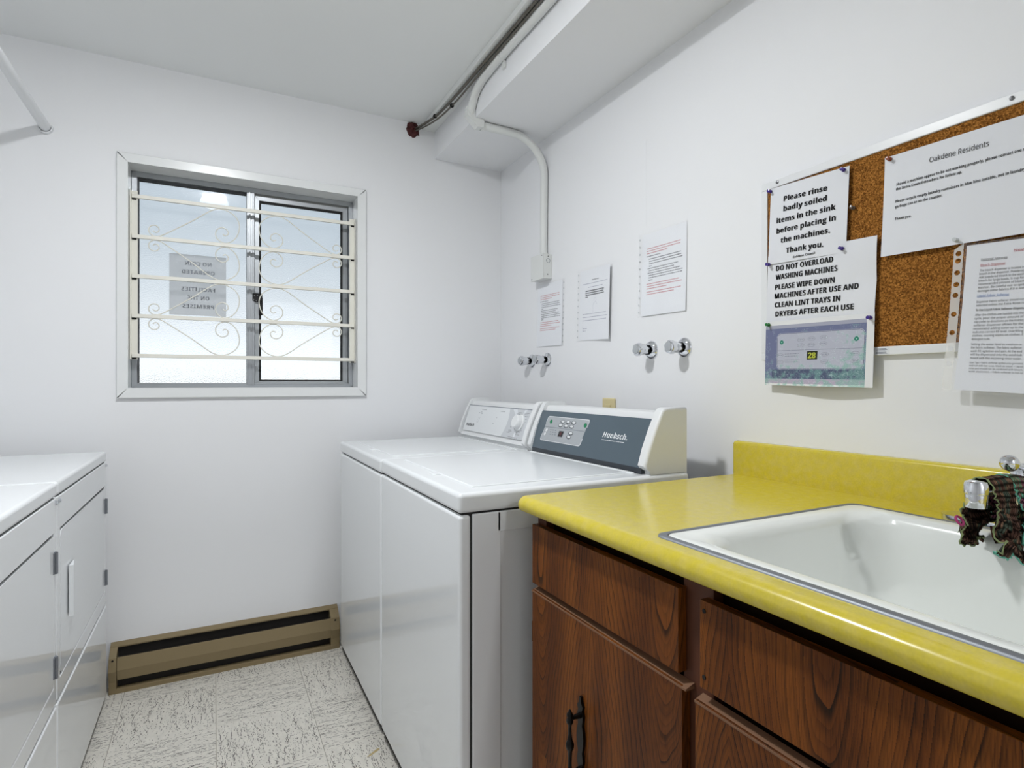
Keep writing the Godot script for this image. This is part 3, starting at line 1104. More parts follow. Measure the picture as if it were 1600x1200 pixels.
func build_washer(z0: float, z1: float, top: float, o: Node3D) -> void:
	var X0 := 0.485
	var X1 := 1.178
	var lip := top - 0.046
	var b := mb(o)
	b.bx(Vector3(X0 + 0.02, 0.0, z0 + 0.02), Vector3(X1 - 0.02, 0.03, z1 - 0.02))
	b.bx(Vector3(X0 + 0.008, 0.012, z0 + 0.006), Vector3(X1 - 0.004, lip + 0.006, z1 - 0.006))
	part(b, "gap_shade_core", M.black_gap, o)  # black core paints the shade seen in panel gaps and under the washer
	b = mb(o)
	b.bx(Vector3(X0, 0.032, z0), Vector3(X0 + 0.030, lip - 0.003, z1), 0.010, 4)
	part(b, "front_panel", M.enamel, o)
	for s in [0, 1]:
		var za := z1 - 0.012 if s == 1 else z0
		var zb := z1 if s == 1 else z0 + 0.012
		b = mb(o)
		b.bx(Vector3(X0 + 0.033, 0.032, za), Vector3(X0 + 0.105, lip - 0.003, zb), 0.003)
		b.bx(Vector3(X0 + 0.095, lip - 0.050, za), Vector3(X1, lip - 0.003, zb), 0.003)
		b.bx(Vector3(X0 + 0.103, 0.032, za + (0.0 if s == 1 else 0.003)), Vector3(X1, lip - 0.049, zb - (0.003 if s == 1 else 0.0)), 0.0)
		part(b, "side_panel", M.enamel, o)
	b = mb(o)
	b.bx(Vector3(X0 - 0.001, lip, z0), Vector3(X1, top, z1), 0.011, 4)
	part(b, "top_panel", M.enamel_top, o)
	# lid with a thin seam around it and a finger notch at its front
	b = mb(o)
	var la := X0 + 0.058
	var lb := X0 + 0.520
	b.bx(Vector3(la, top - 0.004, z0 + 0.062), Vector3(lb, top + 0.0035, z1 - 0.062), 0.0033, 3)
	var lid := part(b, "lid", M.enamel_top, o)
	b = mb(o)
	var zm := (z0 + z1) * 0.5 + 0.04
	b.bx(Vector3(la - 0.018, top - 0.002, zm - 0.020), Vector3(la + 0.004, top + 0.003, zm + 0.020), 0.0028, 3)
	part(b, "lid_notch", M.enamel_top, lid)
	b = mb(o)
	b.bx(Vector3(lb + 0.008, top - 0.004, z0 + 0.05), Vector3(lb + 0.020, top + 0.004, z1 - 0.05), 0.0035, 3)
	part(b, "hinge_ridge", M.enamel_top, o)


func console_profile(grow: float) -> Array:
	# side outline of the console in (x, y), counter-clockwise seen from the room's front
	var l := [Vector2(1.172, 0.916), Vector2(1.172, 1.088 + grow)]
	l += arc(Vector2(1.104, 1.070), 0.018 + grow, 90, 150, 5)
	l += [Vector2(1.066 - grow, 1.036), Vector2(1.044 - grow, 0.984), Vector2(1.030 - grow, 0.940)]
	l += [Vector2(1.030, 0.930), Vector2(1.040, 0.924), Vector2(1.042, 0.916)]
	return l


func build_console(o: Node3D, z0: float, z1: float, dy: float, cap: float, panel_mat: Material) -> void:
	var at := Vector3(0, dy, 0)
	# body with rounded hood and end caps that stand a little proud
	var b := mb(o)
	b.prism(console_profile(-0.006), Vector3(0, 0, z0 + cap * 0.5) + at, Vector3(1, 0, 0), Vector3(0, 1, 0), Vector3(0, 0, 1), z1 - z0 - cap)
	var body := part(b, "console", M.plastic_white, o)
	for s in [0, 1]:
		b = mb(o)
		var pr := console_profile(0.008)
		var ins := console_profile(0.001)
		var za := z0 if s == 0 else z1 - cap
		var zb := z0 + cap if s == 0 else z1
		var zo := z0 if s == 0 else z1
		var zi := z0 + cap if s == 0 else z1 - cap
		# straight band
		var r := 0.007
		var dz := r if s == 0 else -r
		b.prism(pr, Vector3(0, 0, minf(zi, zo + dz)) + at, Vector3(1, 0, 0), Vector3(0, 1, 0), Vector3(0, 0, 1), absf(zi - zo - dz), 50.0, true)
		# rounded outer rim in three steps and a flat end
		var rows := []
		for k in 5:
			var a := PI / 2 * k / 4.0
			var row := []
			for q in pr.size():
				var p: Vector2 = pr[q].lerp(ins[q], 1.0 - cos(a))
				row.append(Vector3(p.x, p.y, zo + dz - dz * sin(a)) + at)
			rows.append(row)
		b.grid(rows, -1.0 if s == 0 else 1.0, true)
		var poly := PackedVector2Array(ins)
		var idx := Geometry2D.triangulate_polygon(poly)
		for k in range(0, idx.size(), 3):
			var nn := Vector3(0, 0, -1 if s == 0 else 1)
			var q := []
			for m in 3:
				q.append(Vector3(poly[idx[k + m]].x, poly[idx[k + m]].y, zo) + at)
			b.tri(q[0], q[1], q[2], nn, nn, nn)
		part(b, "end_cap", M.plastic_white, body)
	b = mb(o)
	b.bx(Vector3(1.040, 0.912, z0 + 0.004) + at, Vector3(1.176, 0.924, z1 - 0.004) + at, 0.002)
	part(b, "console_foot", M.plastic_white, body)


func build_washers() -> void:
	# white washer with dial next to the back wall
	var o := thing("washing_machine", "white top-loading washer with white dial console next to the window wall", "washing machine", Vector3(0.83, 0, -2.206))
	build_washer(-2.545, -1.866, 0.912, o)
	build_console(o, -2.520, -1.868, -0.002, 0.022, M.plastic_white)
	var f := console_frame(0)
	f.origin += Vector3(0, -0.002, 0)
	var b := mb(o)
	var pa := Vector2(-2.488, 0.022)
	var pb := Vector2(-1.882, 0.142)
	var P := func(u: float, v: float, n: float) -> Vector3: return f * Vector3(u, v, n)
	b.quad(P.call(pa.x, pa.y, 0.0015), P.call(pb.x, pa.y, 0.0015), P.call(pb.x, pb.y, 0.0015), P.call(pa.x, pb.y, 0.0015), f.basis.z, [Vector2(0, 1), Vector2(1, 1), Vector2(1, 0), Vector2(0, 0)])
	var cp := part(b, "control_panel", M.washer_print, o, "printed white control panel")
	b = mb(o)
	for q in [[pa.x - 0.003, pb.y, pb.x + 0.003, pb.y + 0.003], [pa.x - 0.003, pa.y, pa.x, pb.y]]:
		b.quad(P.call(q[0], q[1], 0.0012), P.call(q[2], q[1], 0.0012), P.call(q[2], q[3], 0.0012), P.call(q[0], q[3], 0.0012), f.basis.z)
	part(b, "panel_seam", M.ink_grey, cp)
	b = mb(o)
	b.lathe([Vector2(0, 0), Vector2(0.034, 0), Vector2(0.033, 0.006), Vector2(0.028, 0.008), Vector2(0.026, 0.024), Vector2(0.023, 0.027), Vector2(0, 0.027)], 28, Transform3D(f.basis * Basis(Vector3.RIGHT, PI / 2), P.call(-1.957, 0.088, 0.0015)))
	var kn := part(b, "dial_knob", M.plastic_white, o, "white round programme dial")
	b = mb(o)
	b.text("Huebsch", sans(true), 0.0185, Transform3D(f.basis, P.call(-2.462, 0.052, 0.0019)), 0.086, false, 0.2)
	part(b, "lettering", M.ink_black, cp)

	# washer with the grey console beside the counter
	o = thing("washing_machine", "white top-loading washer with grey electronic console beside the yellow counter", "washing machine", Vector3(0.83, 0, -1.522))
	build_washer(-1.858, -1.187, 0.915, o)
	build_console(o, -1.846, -1.192, 0.0, 0.030, M.plastic_white)
	f = console_frame(0)
	var Q := func(u: float, v: float, n: float) -> Vector3: return f * Vector3(u, v, n + 0.0005 + 0.003 * sin(PI * (v - 0.004) / 0.14))
	b = mb(o)
	# grey face, lightly bowed along its height
	var rows := []
	for i in 9:
		var t := i / 8.0
		var row := []
		for j in 2:
			row.append(Q.call(lerpf(-1.826, -1.212, j), lerpf(0.004, 0.144, t), 0.0))
		rows.append(row)
	b.grid(rows, 1.0)
	var face := part(b, "control_panel", M.console_grey, o, "slate grey control panel")
	b = mb(o)
	b.bx(Vector3(1.027, 0.916, -1.816), Vector3(1.060, 0.932, -1.214), 0.002)
	part(b, "dark_strip", M.console_dark, face)
	# key plate
	var plate := func(bb: MB, g: float, n: float) -> void:
		var c := [Vector2(-1.772, 0.036), Vector2(-1.524, 0.036), Vector2(-1.506, 0.122), Vector2(-1.758, 0.122)]
		var pts := []
		for k in 4:
			var p: Vector2 = c[k]
			var m := Vector2(-1.64, 0.079)
			var e := (p - m)
			p = m + e + Vector2(signf(e.x), signf(e.y)) * g
			var pv: Vector2 = c[(k + 3) % 4] + Vector2(signf((c[(k + 3) % 4] - m).x), signf((c[(k + 3) % 4] - m).y)) * g
			var nx: Vector2 = c[(k + 1) % 4] + Vector2(signf((c[(k + 1) % 4] - m).x), signf((c[(k + 1) % 4] - m).y)) * g
			for i in 5:
				var t := i / 4.0
				var a := p.lerp(pv, 0.010 / p.distance_to(pv))
				var d := p.lerp(nx, 0.010 / p.distance_to(nx))
				pts.append(a.lerp(p, t).lerp(p.lerp(d, t), t))
		var o3: Vector3 = Q.call(-1.64, 0.079, n)
		for k in pts.size():
			var p0: Vector2 = pts[k]
			var p1: Vector2 = pts[(k + 1) % pts.size()]
			bb.tri(o3, Q.call(p0.x, p0.y, n), Q.call(p1.x, p1.y, n), f.basis.z, f.basis.z, f.basis.z)
	b = mb(o)
	plate.call(b, 0.0025, 0.0006)
	var pl := part(b, "key_plate_border", M.plate_line, face)
	b = mb(o)
	plate.call(b, 0.0, 0.0010)
	var kp := part(b, "key_plate", M.plate_grey, face)
	for q in [[-1.655, 0.109], [-1.622, 0.109], [-1.588, 0.109], [-1.663, 0.095], [-1.628, 0.095], [-1.594, 0.095], [-1.588, 0.072], [-1.594, 0.059]]:
		b = mb(o)
		b.lathe([Vector2(0.0, 0.0), Vector2(0.0085, 0.0), Vector2(0.0078, 0.002), Vector2(0.004, 0.0032), Vector2(0, 0.0034)], 14, Transform3D(f.basis * Basis(Vector3.RIGHT, PI / 2) * Basis.from_scale(Vector3(1.25, 1, 0.55)), Q.call(q[0], q[1], 0.0010)))
		part(b, "button", M.plate_line, face)
		b = mb(o)
		b.lathe([Vector2(0.0, 0.0), Vector2(0.0105, 0.0), Vector2(0.0105, 0.0006), Vector2(0, 0.0006)], 14, Transform3D(f.basis * Basis(Vector3.RIGHT, PI / 2) * Basis.from_scale(Vector3(1.25, 1, 0.6)), Q.call(q[0] - 0.002, q[1] - 0.0005, 0.0010)))
		part(b, "button_ring", M.console_dark, face)
	for q in [[-1.731, 0.104], [-1.521, 0.104]]:
		b = mb(o)
		b.lathe([Vector2(0.0, 0.0), Vector2(0.0075, 0.0), Vector2(0.007, 0.0015), Vector2(0, 0.0018)], 14, Transform3D(f.basis * Basis(Vector3.RIGHT, PI / 2), Q.call(q[0], q[1], 0.0010)))
		part(b, "start_button", M.green_dot, face)
	for q in [[-1.744, 0.072], [-1.748, 0.058]]:
		b = mb(o)
		b.lathe([Vector2(0.0, 0.0), Vector2(0.0065, 0.0), Vector2(0.006, 0.0012), Vector2(0, 0.0014)], 12, Transform3D(f.basis * Basis(Vector3.RIGHT, PI / 2), Q.call(q[0], q[1], 0.0010)))
		part(b, "option_button", M.plate_line, face)
	b = mb(o)
	b.quad(Q.call(-1.664, 0.055, 0.0013), Q.call(-1.636, 0.055, 0.0013), Q.call(-1.632, 0.075, 0.0013), Q.call(-1.661, 0.075, 0.0013), f.basis.z)
	var dp := part(b, "display", M.display_dark, face)
	b = mb(o)
	b.text("0", sans(true), 0.016, Transform3D(f.basis, Q.call(-1.648, 0.065, 0.0016)), 0.007, true, 0.1)
	part(b, "digit", mat("digit_red", c8(108, 52, 52), 0.5), dp)
	b = mb(o)
	b.quad(Q.call(-1.762, 0.0835, 0.0012), Q.call(-1.518, 0.0835, 0.0012), Q.call(-1.518, 0.0848, 0.0012), Q.call(-1.762, 0.0848, 0.0012), f.basis.z)
	for r in 3:
		for c in 3:
			var u := -1.722 + 0.016 * c + 0.002 * r
			var v := 0.074 - 0.008 * r
			b.quad(Q.call(u, v, 0.0012), Q.call(u + 0.009, v, 0.0012), Q.call(u + 0.009, v + 0.002, 0.0012), Q.call(u, v + 0.002, 0.0012), f.basis.z)
	part(b, "print", M.ink_grey, kp)
	b = mb(o)
	b.text("Huebsch.", sans(true), 0.0235, Transform3D(f.basis, Q.call(-1.416, 0.0825, 0.0005)), 0.116, false, 0.22)
	# fine strap line under the name
	for k in 16:
		var u := -1.417 + 0.0068 * k
		b.quad(Q.call(u, 0.0655, 0.0005), Q.call(u + 0.0048 + 0.001 * (k % 3), 0.0655, 0.0005), Q.call(u + 0.0048 + 0.001 * (k % 3), 0.0672, 0.0005), Q.call(u, 0.0672, 0.0005), f.basis.z)
	part(b, "lettering", M.ink_white, face)


# ------------------------------------------------------------------ dryers
func build_dryer(o: Node3D, z0: float, z1: float, handle: bool) -> void:
	var X := -0.352
	var XB := -1.055
	var b := mb(o)
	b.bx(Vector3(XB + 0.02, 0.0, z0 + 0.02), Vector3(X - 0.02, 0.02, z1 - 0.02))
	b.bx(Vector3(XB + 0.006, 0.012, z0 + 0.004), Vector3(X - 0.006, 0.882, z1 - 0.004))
	part(b, "gap_shade_core", M.black_gap, o)  # black core gives the dryer seams and toe their painted shade
	b = mb(o)
	b.bx(Vector3(XB, 0.022, z0), Vector3(X - 0.012, 0.874, z0 + 0.008), 0.002)
	b.bx(Vector3(XB, 0.022, z1 - 0.008), Vector3(X - 0.012, 0.874, z1), 0.002)
	b.bx(Vector3(XB, 0.022, z0), Vector3(XB + 0.006, 0.874, z1), 0.002)
	part(b, "side_panel", M.enamel, o)
	b = mb(o)
	b.bx(Vector3(XB, 0.878, z0), Vector3(X + 0.001, 0.914, z1), 0.009, 4)
	part(b, "top_panel", M.enamel_top, o)
	# front: surround with the door set into it, lower panel
	b = mb(o)
	b.bx(Vector3(X - 0.02, 0.790, z0), Vector3(X, 0.8755, z1), 0.003)
	b.bx(Vector3(X - 0.02, 0.361, z0), Vector3(X, 0.408, z1), 0.003)
	b.bx(Vector3(X - 0.02, 0.402, z0), Vector3(X, 0.795, z0 + 0.024), 0.003)
	b.bx(Vector3(X - 0.02, 0.402, z1 - 0.030), Vector3(X, 0.795, z1), 0.003)
	part(b, "front_surround", M.enamel, o)
	b = mb(o)
	# rounded door sheet
	var pts := []
	var za := z0 + 0.026
	var zb := z1 - 0.033
	pts += arc(Vector2(zb - 0.022, 0.413 + 0.022), 0.022, -90, 0, 6)
	pts += arc(Vector2(zb - 0.022, 0.784 - 0.022), 0.022, 0, 90, 6)
	pts += arc(Vector2(za + 0.010, 0.784 - 0.010), 0.010, 90, 180, 4)
	pts += arc(Vector2(za + 0.010, 0.412 + 0.010), 0.010, 180, 270, 4)
	b.prism(pts, Vector3(X - 0.018, 0, 0), Vector3(0, 0, 1), Vector3(0, 1, 0), Vector3(1, 0, 0), 0.018, 60.0)
	var door := part(b, "door", M.enamel, o)
	for q in [0.7175, 0.458]:
		b = mb(o)
		b.lathe([Vector2(0, -0.027), Vector2(0.0042, -0.027), Vector2(0.0042, 0.027), Vector2(0, 0.027)], 10, Transform3D(Basis.IDENTITY, Vector3(X + 0.004, q, z0 + 0.023)))
		b.bx(Vector3(X - 0.002, q - 0.026, z0 + 0.010), Vector3(X + 0.0025, q + 0.026, z0 + 0.034))
		part(b, "hinge", M.steel_ring, door)
	if handle:
		b = mb(o)
		b.prism([Vector2(zb - 0.145, 0.003), Vector2(zb - 0.084, 0.013), Vector2(zb - 0.080, 0.012), Vector2(zb - 0.0795, 0.003)], Vector3(X, 0.532, 0), Vector3(0, 0, 1), Vector3(1, 0, 0), Vector3(0, 1, 0), 0.138, 20.0)
		part(b, "door_pull", M.enamel_top, door, "white recessed door pull")
	b = mb(o)
	b.bx(Vector3(X - 0.02, 0.022, z0), Vector3(X + 0.001, 0.353, z1), 0.006, 3)
	part(b, "lower_panel", M.enamel, o)
	for z in [z0 + 0.012, z1 - 0.012]:
		b = mb(o)
		b.lathe([Vector2(0, 0), Vector2(0.006, 0), Vector2(0.006, 0.003), Vector2(0.003, 0.006), Vector2(0, 0.0065)], 10, Transform3D(Basis(Vector3.BACK, -PI / 2), Vector3(X, 0.864, z)))
		part(b, "screw", M.chrome, o)


func build_dryers() -> void:
	var o := thing("dryer", "white front-loading dryer with door pull standing next to the window wall", "dryer", Vector3(-0.70, 0, -2.18))
	build_dryer(o, -2.545, -1.812, true)
	o = thing("dryer", "white front-loading dryer beside the one at the window wall", "dryer", Vector3(-0.70, 0, -1.43))
	build_dryer(o, -1.802, -1.069, false)


# ------------------------------------------------------------------ counter
func build_counter() -> void:
	var zl := -1.132
	var zr := 0.45
	var top := 0.909
	var o := thing("countertop", "yellow laminate countertop with backsplash along the right wall", "countertop", Vector3(0.95, 0.877, -0.35))
	var b := mb(o)
	var nose := [Vector2(0.662, 0.877), Vector2(0.662, top), Vector2(0.630, top)]
	nose += arc(Vector2(0.625, 0.889), 0.020, 90, 175, 8)
	nose += [Vector2(0.607, 0.8805), Vector2(0.611, 0.877)]
	b.prism(nose, Vector3(0, 0, zl), Vector3(1, 0, 0), Vector3(0, 1, 0), Vector3(0, 0, 1), zr - zl, 40.0)
	b.bx(Vector3(0.662, 0.877, zl), Vector3(1.294, top, -0.722))
	b.bx(Vector3(0.662, 0.877, -0.115), Vector3(1.294, top, zr))
	b.bx(Vector3(1.176, 0.877, -0.722), Vector3(1.294, top, -0.115))
	part(b, "worktop", M.laminate, o)
	b = mb(o)
	var bs := [Vector2(XR - 0.0005, 0.877), Vector2(XR - 0.0005, 1.002), Vector2(1.3075, 1.002)]
	bs += arc(Vector2(1.302, 0.992), 0.0095, 80, 175, 6)
	bs += [Vector2(1.2925, 0.9085), Vector2(1.2945, 0.877)]
	b.prism(bs, Vector3(0, 0, zl - 0.004), Vector3(1, 0, 0), Vector3(0, 1, 0), Vector3(0, 0, 1), zr - zl, 40.0)
	var sp := part(b, "backsplash", M.laminate, o)
	b = mb(o)
	b.bx(Vector3(1.2935, 0.910, zl - 0.0052), Vector3(1.2955, 0.996, zl - 0.0040))
	part(b, "end_seam", M.black_gap, sp)

	# cabinet under it
	var c := thing("base_cabinet", "dark wood base cabinet under the yellow counter with black iron pull", "cabinet", Vector3(0.95, 0, -0.35))
	b = mb(c)
	b.bx(Vector3(0.675, 0.09, zl + 0.004), Vector3(XR - 0.005, 0.872, zl + 0.020))
	part(b, "side_panel", M.wood_frame, c)
	b = mb(c)
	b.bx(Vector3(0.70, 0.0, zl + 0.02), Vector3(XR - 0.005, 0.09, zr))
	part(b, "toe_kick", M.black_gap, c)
	b = mb(c)
	b.bx(Vector3(1.285, 0.09, zl + 0.02), Vector3(XR - 0.005, 0.870, zr))
	b.bx(Vector3(0.675, 0.09, zl + 0.02), Vector3(1.285, 0.105, zr))
	b.bx(Vector3(0.675, 0.105, zr - 0.016), Vector3(1.285, 0.870, zr))
	part(b, "carcass", M.wood_frame, c)
	# face frame
	for q in [[zl + 0.004, zl + 0.040], [-0.672, -0.612], [-0.06, 0.0], [zr - 0.04, zr]]:
		b = mb(c)
		b.bx(Vector3(0.655, 0.09, q[0]), Vector3(0.675, 0.872, q[1]))
		part(b, "stile", M.wood_frame, c)
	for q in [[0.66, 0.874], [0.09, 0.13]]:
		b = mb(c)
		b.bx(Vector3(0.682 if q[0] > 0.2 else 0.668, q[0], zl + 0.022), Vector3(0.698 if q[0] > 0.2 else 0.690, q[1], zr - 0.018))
		part(b, "rail", M.wood_shaded, c)  # rails painted dark as the shade under the counter
	var xf := 0.637
	var fronts := [["drawer_front", -1.124, -0.666, 0.713, 0.845], ["door", -1.124, -0.658, 0.10, 0.699], ["drawer_front", -0.622, 0.02, 0.713, 0.843], ["door", -0.631, -0.320, 0.10, 0.692], ["door", -0.312, 0.02, 0.10, 0.692]]
	for i in fronts.size():
		var q = fronts[i]
		b = mb(c)
		b.bx(Vector3(xf, q[3], q[1]), Vector3(0.6545, q[4] - (0.0015 if q[0] == "door" else 0.0), q[2]), 0.0012, 1)
		var d := part(b, q[0], M.wood, c)
		if q[0] == "door":
			b = mb(c)
			b.prism([Vector2(xf - 0.001, q[4] - 0.006), Vector2(xf - 0.001, q[4] - 0.003), Vector2(0.6545, q[4] + 0.003), Vector2(0.6545, q[4] - 0.006)], Vector3(0, 0, q[1] - 0.001), Vector3(1, 0, 0), Vector3(0, 1, 0), Vector3(0, 0, 1), q[2] - q[1] + 0.010)
			part(b, "top_edge", M.wood_edge, d, "worn bare wood edge")
		if i == 1:
			iron_pull(c, d)
			for y in [0.60, 0.20]:
				b = mb(c)
				b.lathe([Vector2(0, -0.022), Vector2(0.004, -0.022), Vector2(0.004, 0.022), Vector2(0, 0.022)], 8, Transform3D(Basis.IDENTITY, Vector3(xf + 0.006, y, zl + 0.003)))
				part(b, "hinge", M.black_iron, d)
		if i == 2:
			for y in [0.828, 0.731]:
				b = mb(c)
				b.lathe([Vector2(0, 0), Vector2(0.0035, 0), Vector2(0.0035, 0.001), Vector2(0, 0.001)], 8, Transform3D(Basis(Vector3.BACK, PI / 2), Vector3(xf, y, -0.613)))
				part(b, "nail_head", M.black_gap, d)


func iron_pull(c: Node3D, d: Node3D) -> void:
	# black wrought pull: turned spindle on two studs in front of a narrow back plate
	var z := -0.926
	var b := mb(c)
	var pr := []
	for q in [[0.0, 0.405], [0.004, 0.406], [0.0072, 0.412], [0.0072, 0.420], [0.004, 0.425], [0.0035, 0.440], [0.0045, 0.462], [0.0075, 0.466], [0.0085, 0.472], [0.0075, 0.478], [0.005, 0.482], [0.0036, 0.495], [0.0036, 0.512], [0.0065, 0.516], [0.0072, 0.521], [0.0050, 0.525], [0.0066, 0.529], [0.0058, 0.534], [0.0030, 0.537], [0.0028, 0.540], [0.0, 0.542]]:
		pr.append(Vector2(q[0], q[1] - 0.008))
	b.lathe(pr, 12, Transform3D(Basis.IDENTITY, Vector3(0.608, 0, z)), 70)
	var h := part(b, "handle", M.black_iron, d, "black iron pull")
	b = mb(c)
	var pl := []
	for q in [[0.0, 0.395], [0.004, 0.400], [0.009, 0.408], [0.006, 0.416], [0.010, 0.428], [0.007, 0.445], [0.0105, 0.460], [0.0115, 0.472], [0.0105, 0.484], [0.007, 0.498], [0.010, 0.516], [0.006, 0.526], [0.009, 0.534], [0.004, 0.541], [0.003, 0.552]]:
		pl.append(Vector2(z + q[0], q[1]))
	for k in range(pl.size() - 1, -1, -1):
		if absf(pl[k].x - z) > 0.0001:
			pl.append(Vector2(2.0 * z - pl[k].x, pl[k].y))
	b.prism(pl, Vector3(0.631, 0, 0), Vector3(0, 0, 1), Vector3(0, 1, 0), Vector3(1, 0, 0), 0.006)
	part(b, "back_plate", M.black_iron, h)
	for y in [0.411, 0.516]:
		b = mb(c)
		b.tube([Vector3(0.608, y, z), Vector3(0.620, y, z), Vector3(0.633, y, z)], [0.0035, 0.0045, 0.006], 8)
		part(b, "stud", M.black_iron, h)


func round_rect_loop(x0: float, z0: float, x1: float, z1: float, r: float, y: float) -> Array:
	var l := []
	var cs := [[x1 - r, z1 - r, 0.0], [x0 + r, z1 - r, 90.0], [x0 + r, z0 + r, 180.0], [x1 - r, z0 + r, 270.0]]
	for c in cs:
		for k in 9:
			var a := deg_to_rad(c[2] + 90.0 * k / 8.0)
			l.append(Vector3(c[0] + cos(a) * r, y, c[1] + sin(a) * r))
	return l


func build_sink_and_faucet() -> void:
	var x0 := 0.647
	var x1 := 1.190
	var z0 := -0.737
	var z1 := -0.100
	var o := thing("sink", "white enamel laundry sink with a steel rim set into the yellow counter", "sink", Vector3(0.92, 0.909, -0.42))
	var b := mb(o)
	var L := []
	for q in [[0.0, 0.022, 0.9085], [0.001, 0.022, 0.9115], [0.004, 0.020, 0.9125], [0.0125, 0.016, 0.9125], [0.0135, 0.015, 0.9105]]:
		L.append(round_rect_loop(x0 + q[0], z0 + q[0], x1 - q[0], z1 - q[0], q[1], q[2]))
	b.grid(L, -1.0, true)
	part(b, "steel_rim", M.steel_ring, o, "brushed steel clamping rim")
	b = mb(o)
	L = []
	# inset, corner radius, height
	for q in [[0.0130, 0.018, 0.9095], [0.015, 0.018, 0.9122], [0.020, 0.020, 0.9130], [0.034, 0.030, 0.9120], [0.043, 0.046, 0.9095], [0.050, 0.062, 0.9030], [0.055, 0.074, 0.8900], [0.060, 0.080, 0.8600], [0.068, 0.086, 0.8000], [0.076, 0.092, 0.7550], [0.088, 0.096, 0.7300], [0.110, 0.096, 0.7150], [0.150, 0.085, 0.7100], [0.250, 0.015, 0.7080]]:
		var f := 1.0 if q[0] < 0.02 else 0.75
		L.append(round_rect_loop(x0 + q[0], z0 + q[0] * (1.0 if q[0] < 0.02 else 1.05), x1 - q[0], z1 - q[0] * (1.0 if q[0] < 0.02 else 1.05), q[1], q[2]))
	b.grid(L, -1.0, true)
	var last = L[L.size() - 1]
	var mid := Vector3.ZERO
	for p in last:
		mid += p / last.size()
	for k in last.size():
		b.tri(mid, last[k], last[(k + 1) % last.size()], Vector3.UP, Vector3.UP, Vector3.UP)
	var basin := part(b, "basin", M.porcelain, o)
	b = mb(o)
	b.lathe([Vector2(0, 0.0), Vector2(0.030, 0.0), Vector2(0.040, 0.003), Vector2(0.043, 0.003), Vector2(0.044, 0.0)].map(func(p): return p), 24, Transform3D(Basis.IDENTITY, Vector3((x0 + x1) * 0.5, 0.7085, (z0 + z1) * 0.5)))
	part(b, "drain", M.chrome, o)

	# faucet behind the sink
	var fx := 1.228
	var fz := -0.455
	var t := thing("faucet", "chrome single-lever faucet with ball-ended lever behind the sink", "faucet", Vector3(fx, 0.909, fz))
	b = mb(t)
	var pl := []
	pl += arc(Vector2(fz + 0.100, fx), 0.030, -90, 90, 8)
	pl += arc(Vector2(fz - 0.100, fx), 0.030, 90, 270, 8)
	b.prism(pl, Vector3(0, 0.9095, 0), Vector3(0, 0, 1), Vector3(1, 0, 0), Vector3(0, 1, 0), 0.010, 60.0)
	part(b, "deck_plate", M.chrome, t)
	b = mb(t)
	b.lathe([Vector2(0, 0.9195), Vector2(0.028, 0.9195), Vector2(0.027, 0.935), Vector2(0.024, 0.950), Vector2(0.024, 0.995), Vector2(0.026, 1.000), Vector2(0.025, 1.012), Vector2(0.016, 1.024), Vector2(0.0, 1.028)], 24, Transform3D(Basis.IDENTITY, Vector3(fx, 0, fz)))
	part(b, "body", M.chrome, t)
	b = mb(t)
	var sp := spline([Vector3(fx - 0.010, 0.968, fz), Vector3(fx - 0.050, 0.985, fz), Vector3(fx - 0.110, 0.998, fz), Vector3(fx - 0.160, 1.000, fz), Vector3(fx - 0.180, 0.999, fz)], 6)
	b.tube(sp, 0.0115, 16)
	var spout := part(b, "spout", M.chrome, t)
	b = mb(t)
	b.lathe([Vector2(0, 0.969), Vector2(0.0135, 0.969), Vector2(0.0150, 0.987), Vector2(0.0148, 0.988), Vector2(0.0148, 0.990), Vector2(0.0162, 0.991), Vector2(0.0162, 1.003), Vector2(0.0140, 1.009), Vector2(0.008, 1.0112), Vector2(0, 1.0115)], 20, Transform3D(Basis.IDENTITY, Vector3(fx - 0.178, 0, fz)))
	part(b, "nozzle", M.chrome, spout)
	b = mb(t)
	b.tube(spline([Vector3(fx, 1.016, fz), Vector3(fx - 0.025, 1.020, fz), Vector3(fx - 0.062, 1.0290, fz)], 6), [0.009, 0.0085, 0.008, 0.0075, 0.007, 0.0065, 0.006, 0.0055, 0.005, 0.005, 0.005, 0.005, 0.005], 10)
	var lv := part(b, "lever", M.chrome, t)
	b = mb(t)
	var ball := []
	for i in 13:
		var a := -PI / 2 + PI * i / 12.0
		ball.append(Vector2(0.0135 * cos(a), 0.0155 * sin(a)))
	b.lathe(ball, 20, Transform3D(Basis(Vector3.BACK, deg_to_rad(68)), Vector3(fx - 0.070, 1.0310, fz)), 80)
	part(b, "lever_ball", M.chrome, lv)

	# two knitted cloths hung over the spout
	dish_cloth("dishcloth", "dark brown knitted dishcloth with teal edge hung over the faucet spout", fx - 0.163, fx - 0.096, fz, 0.896, 0.905, M.knit_dark, 3)
	dish_cloth("dishcloth", "green and pink knitted dishcloth bunched on the spout beside the faucet body", fx - 0.098, fx - 0.040, fz, 0.904, 0.928, M.knit_green, 8)


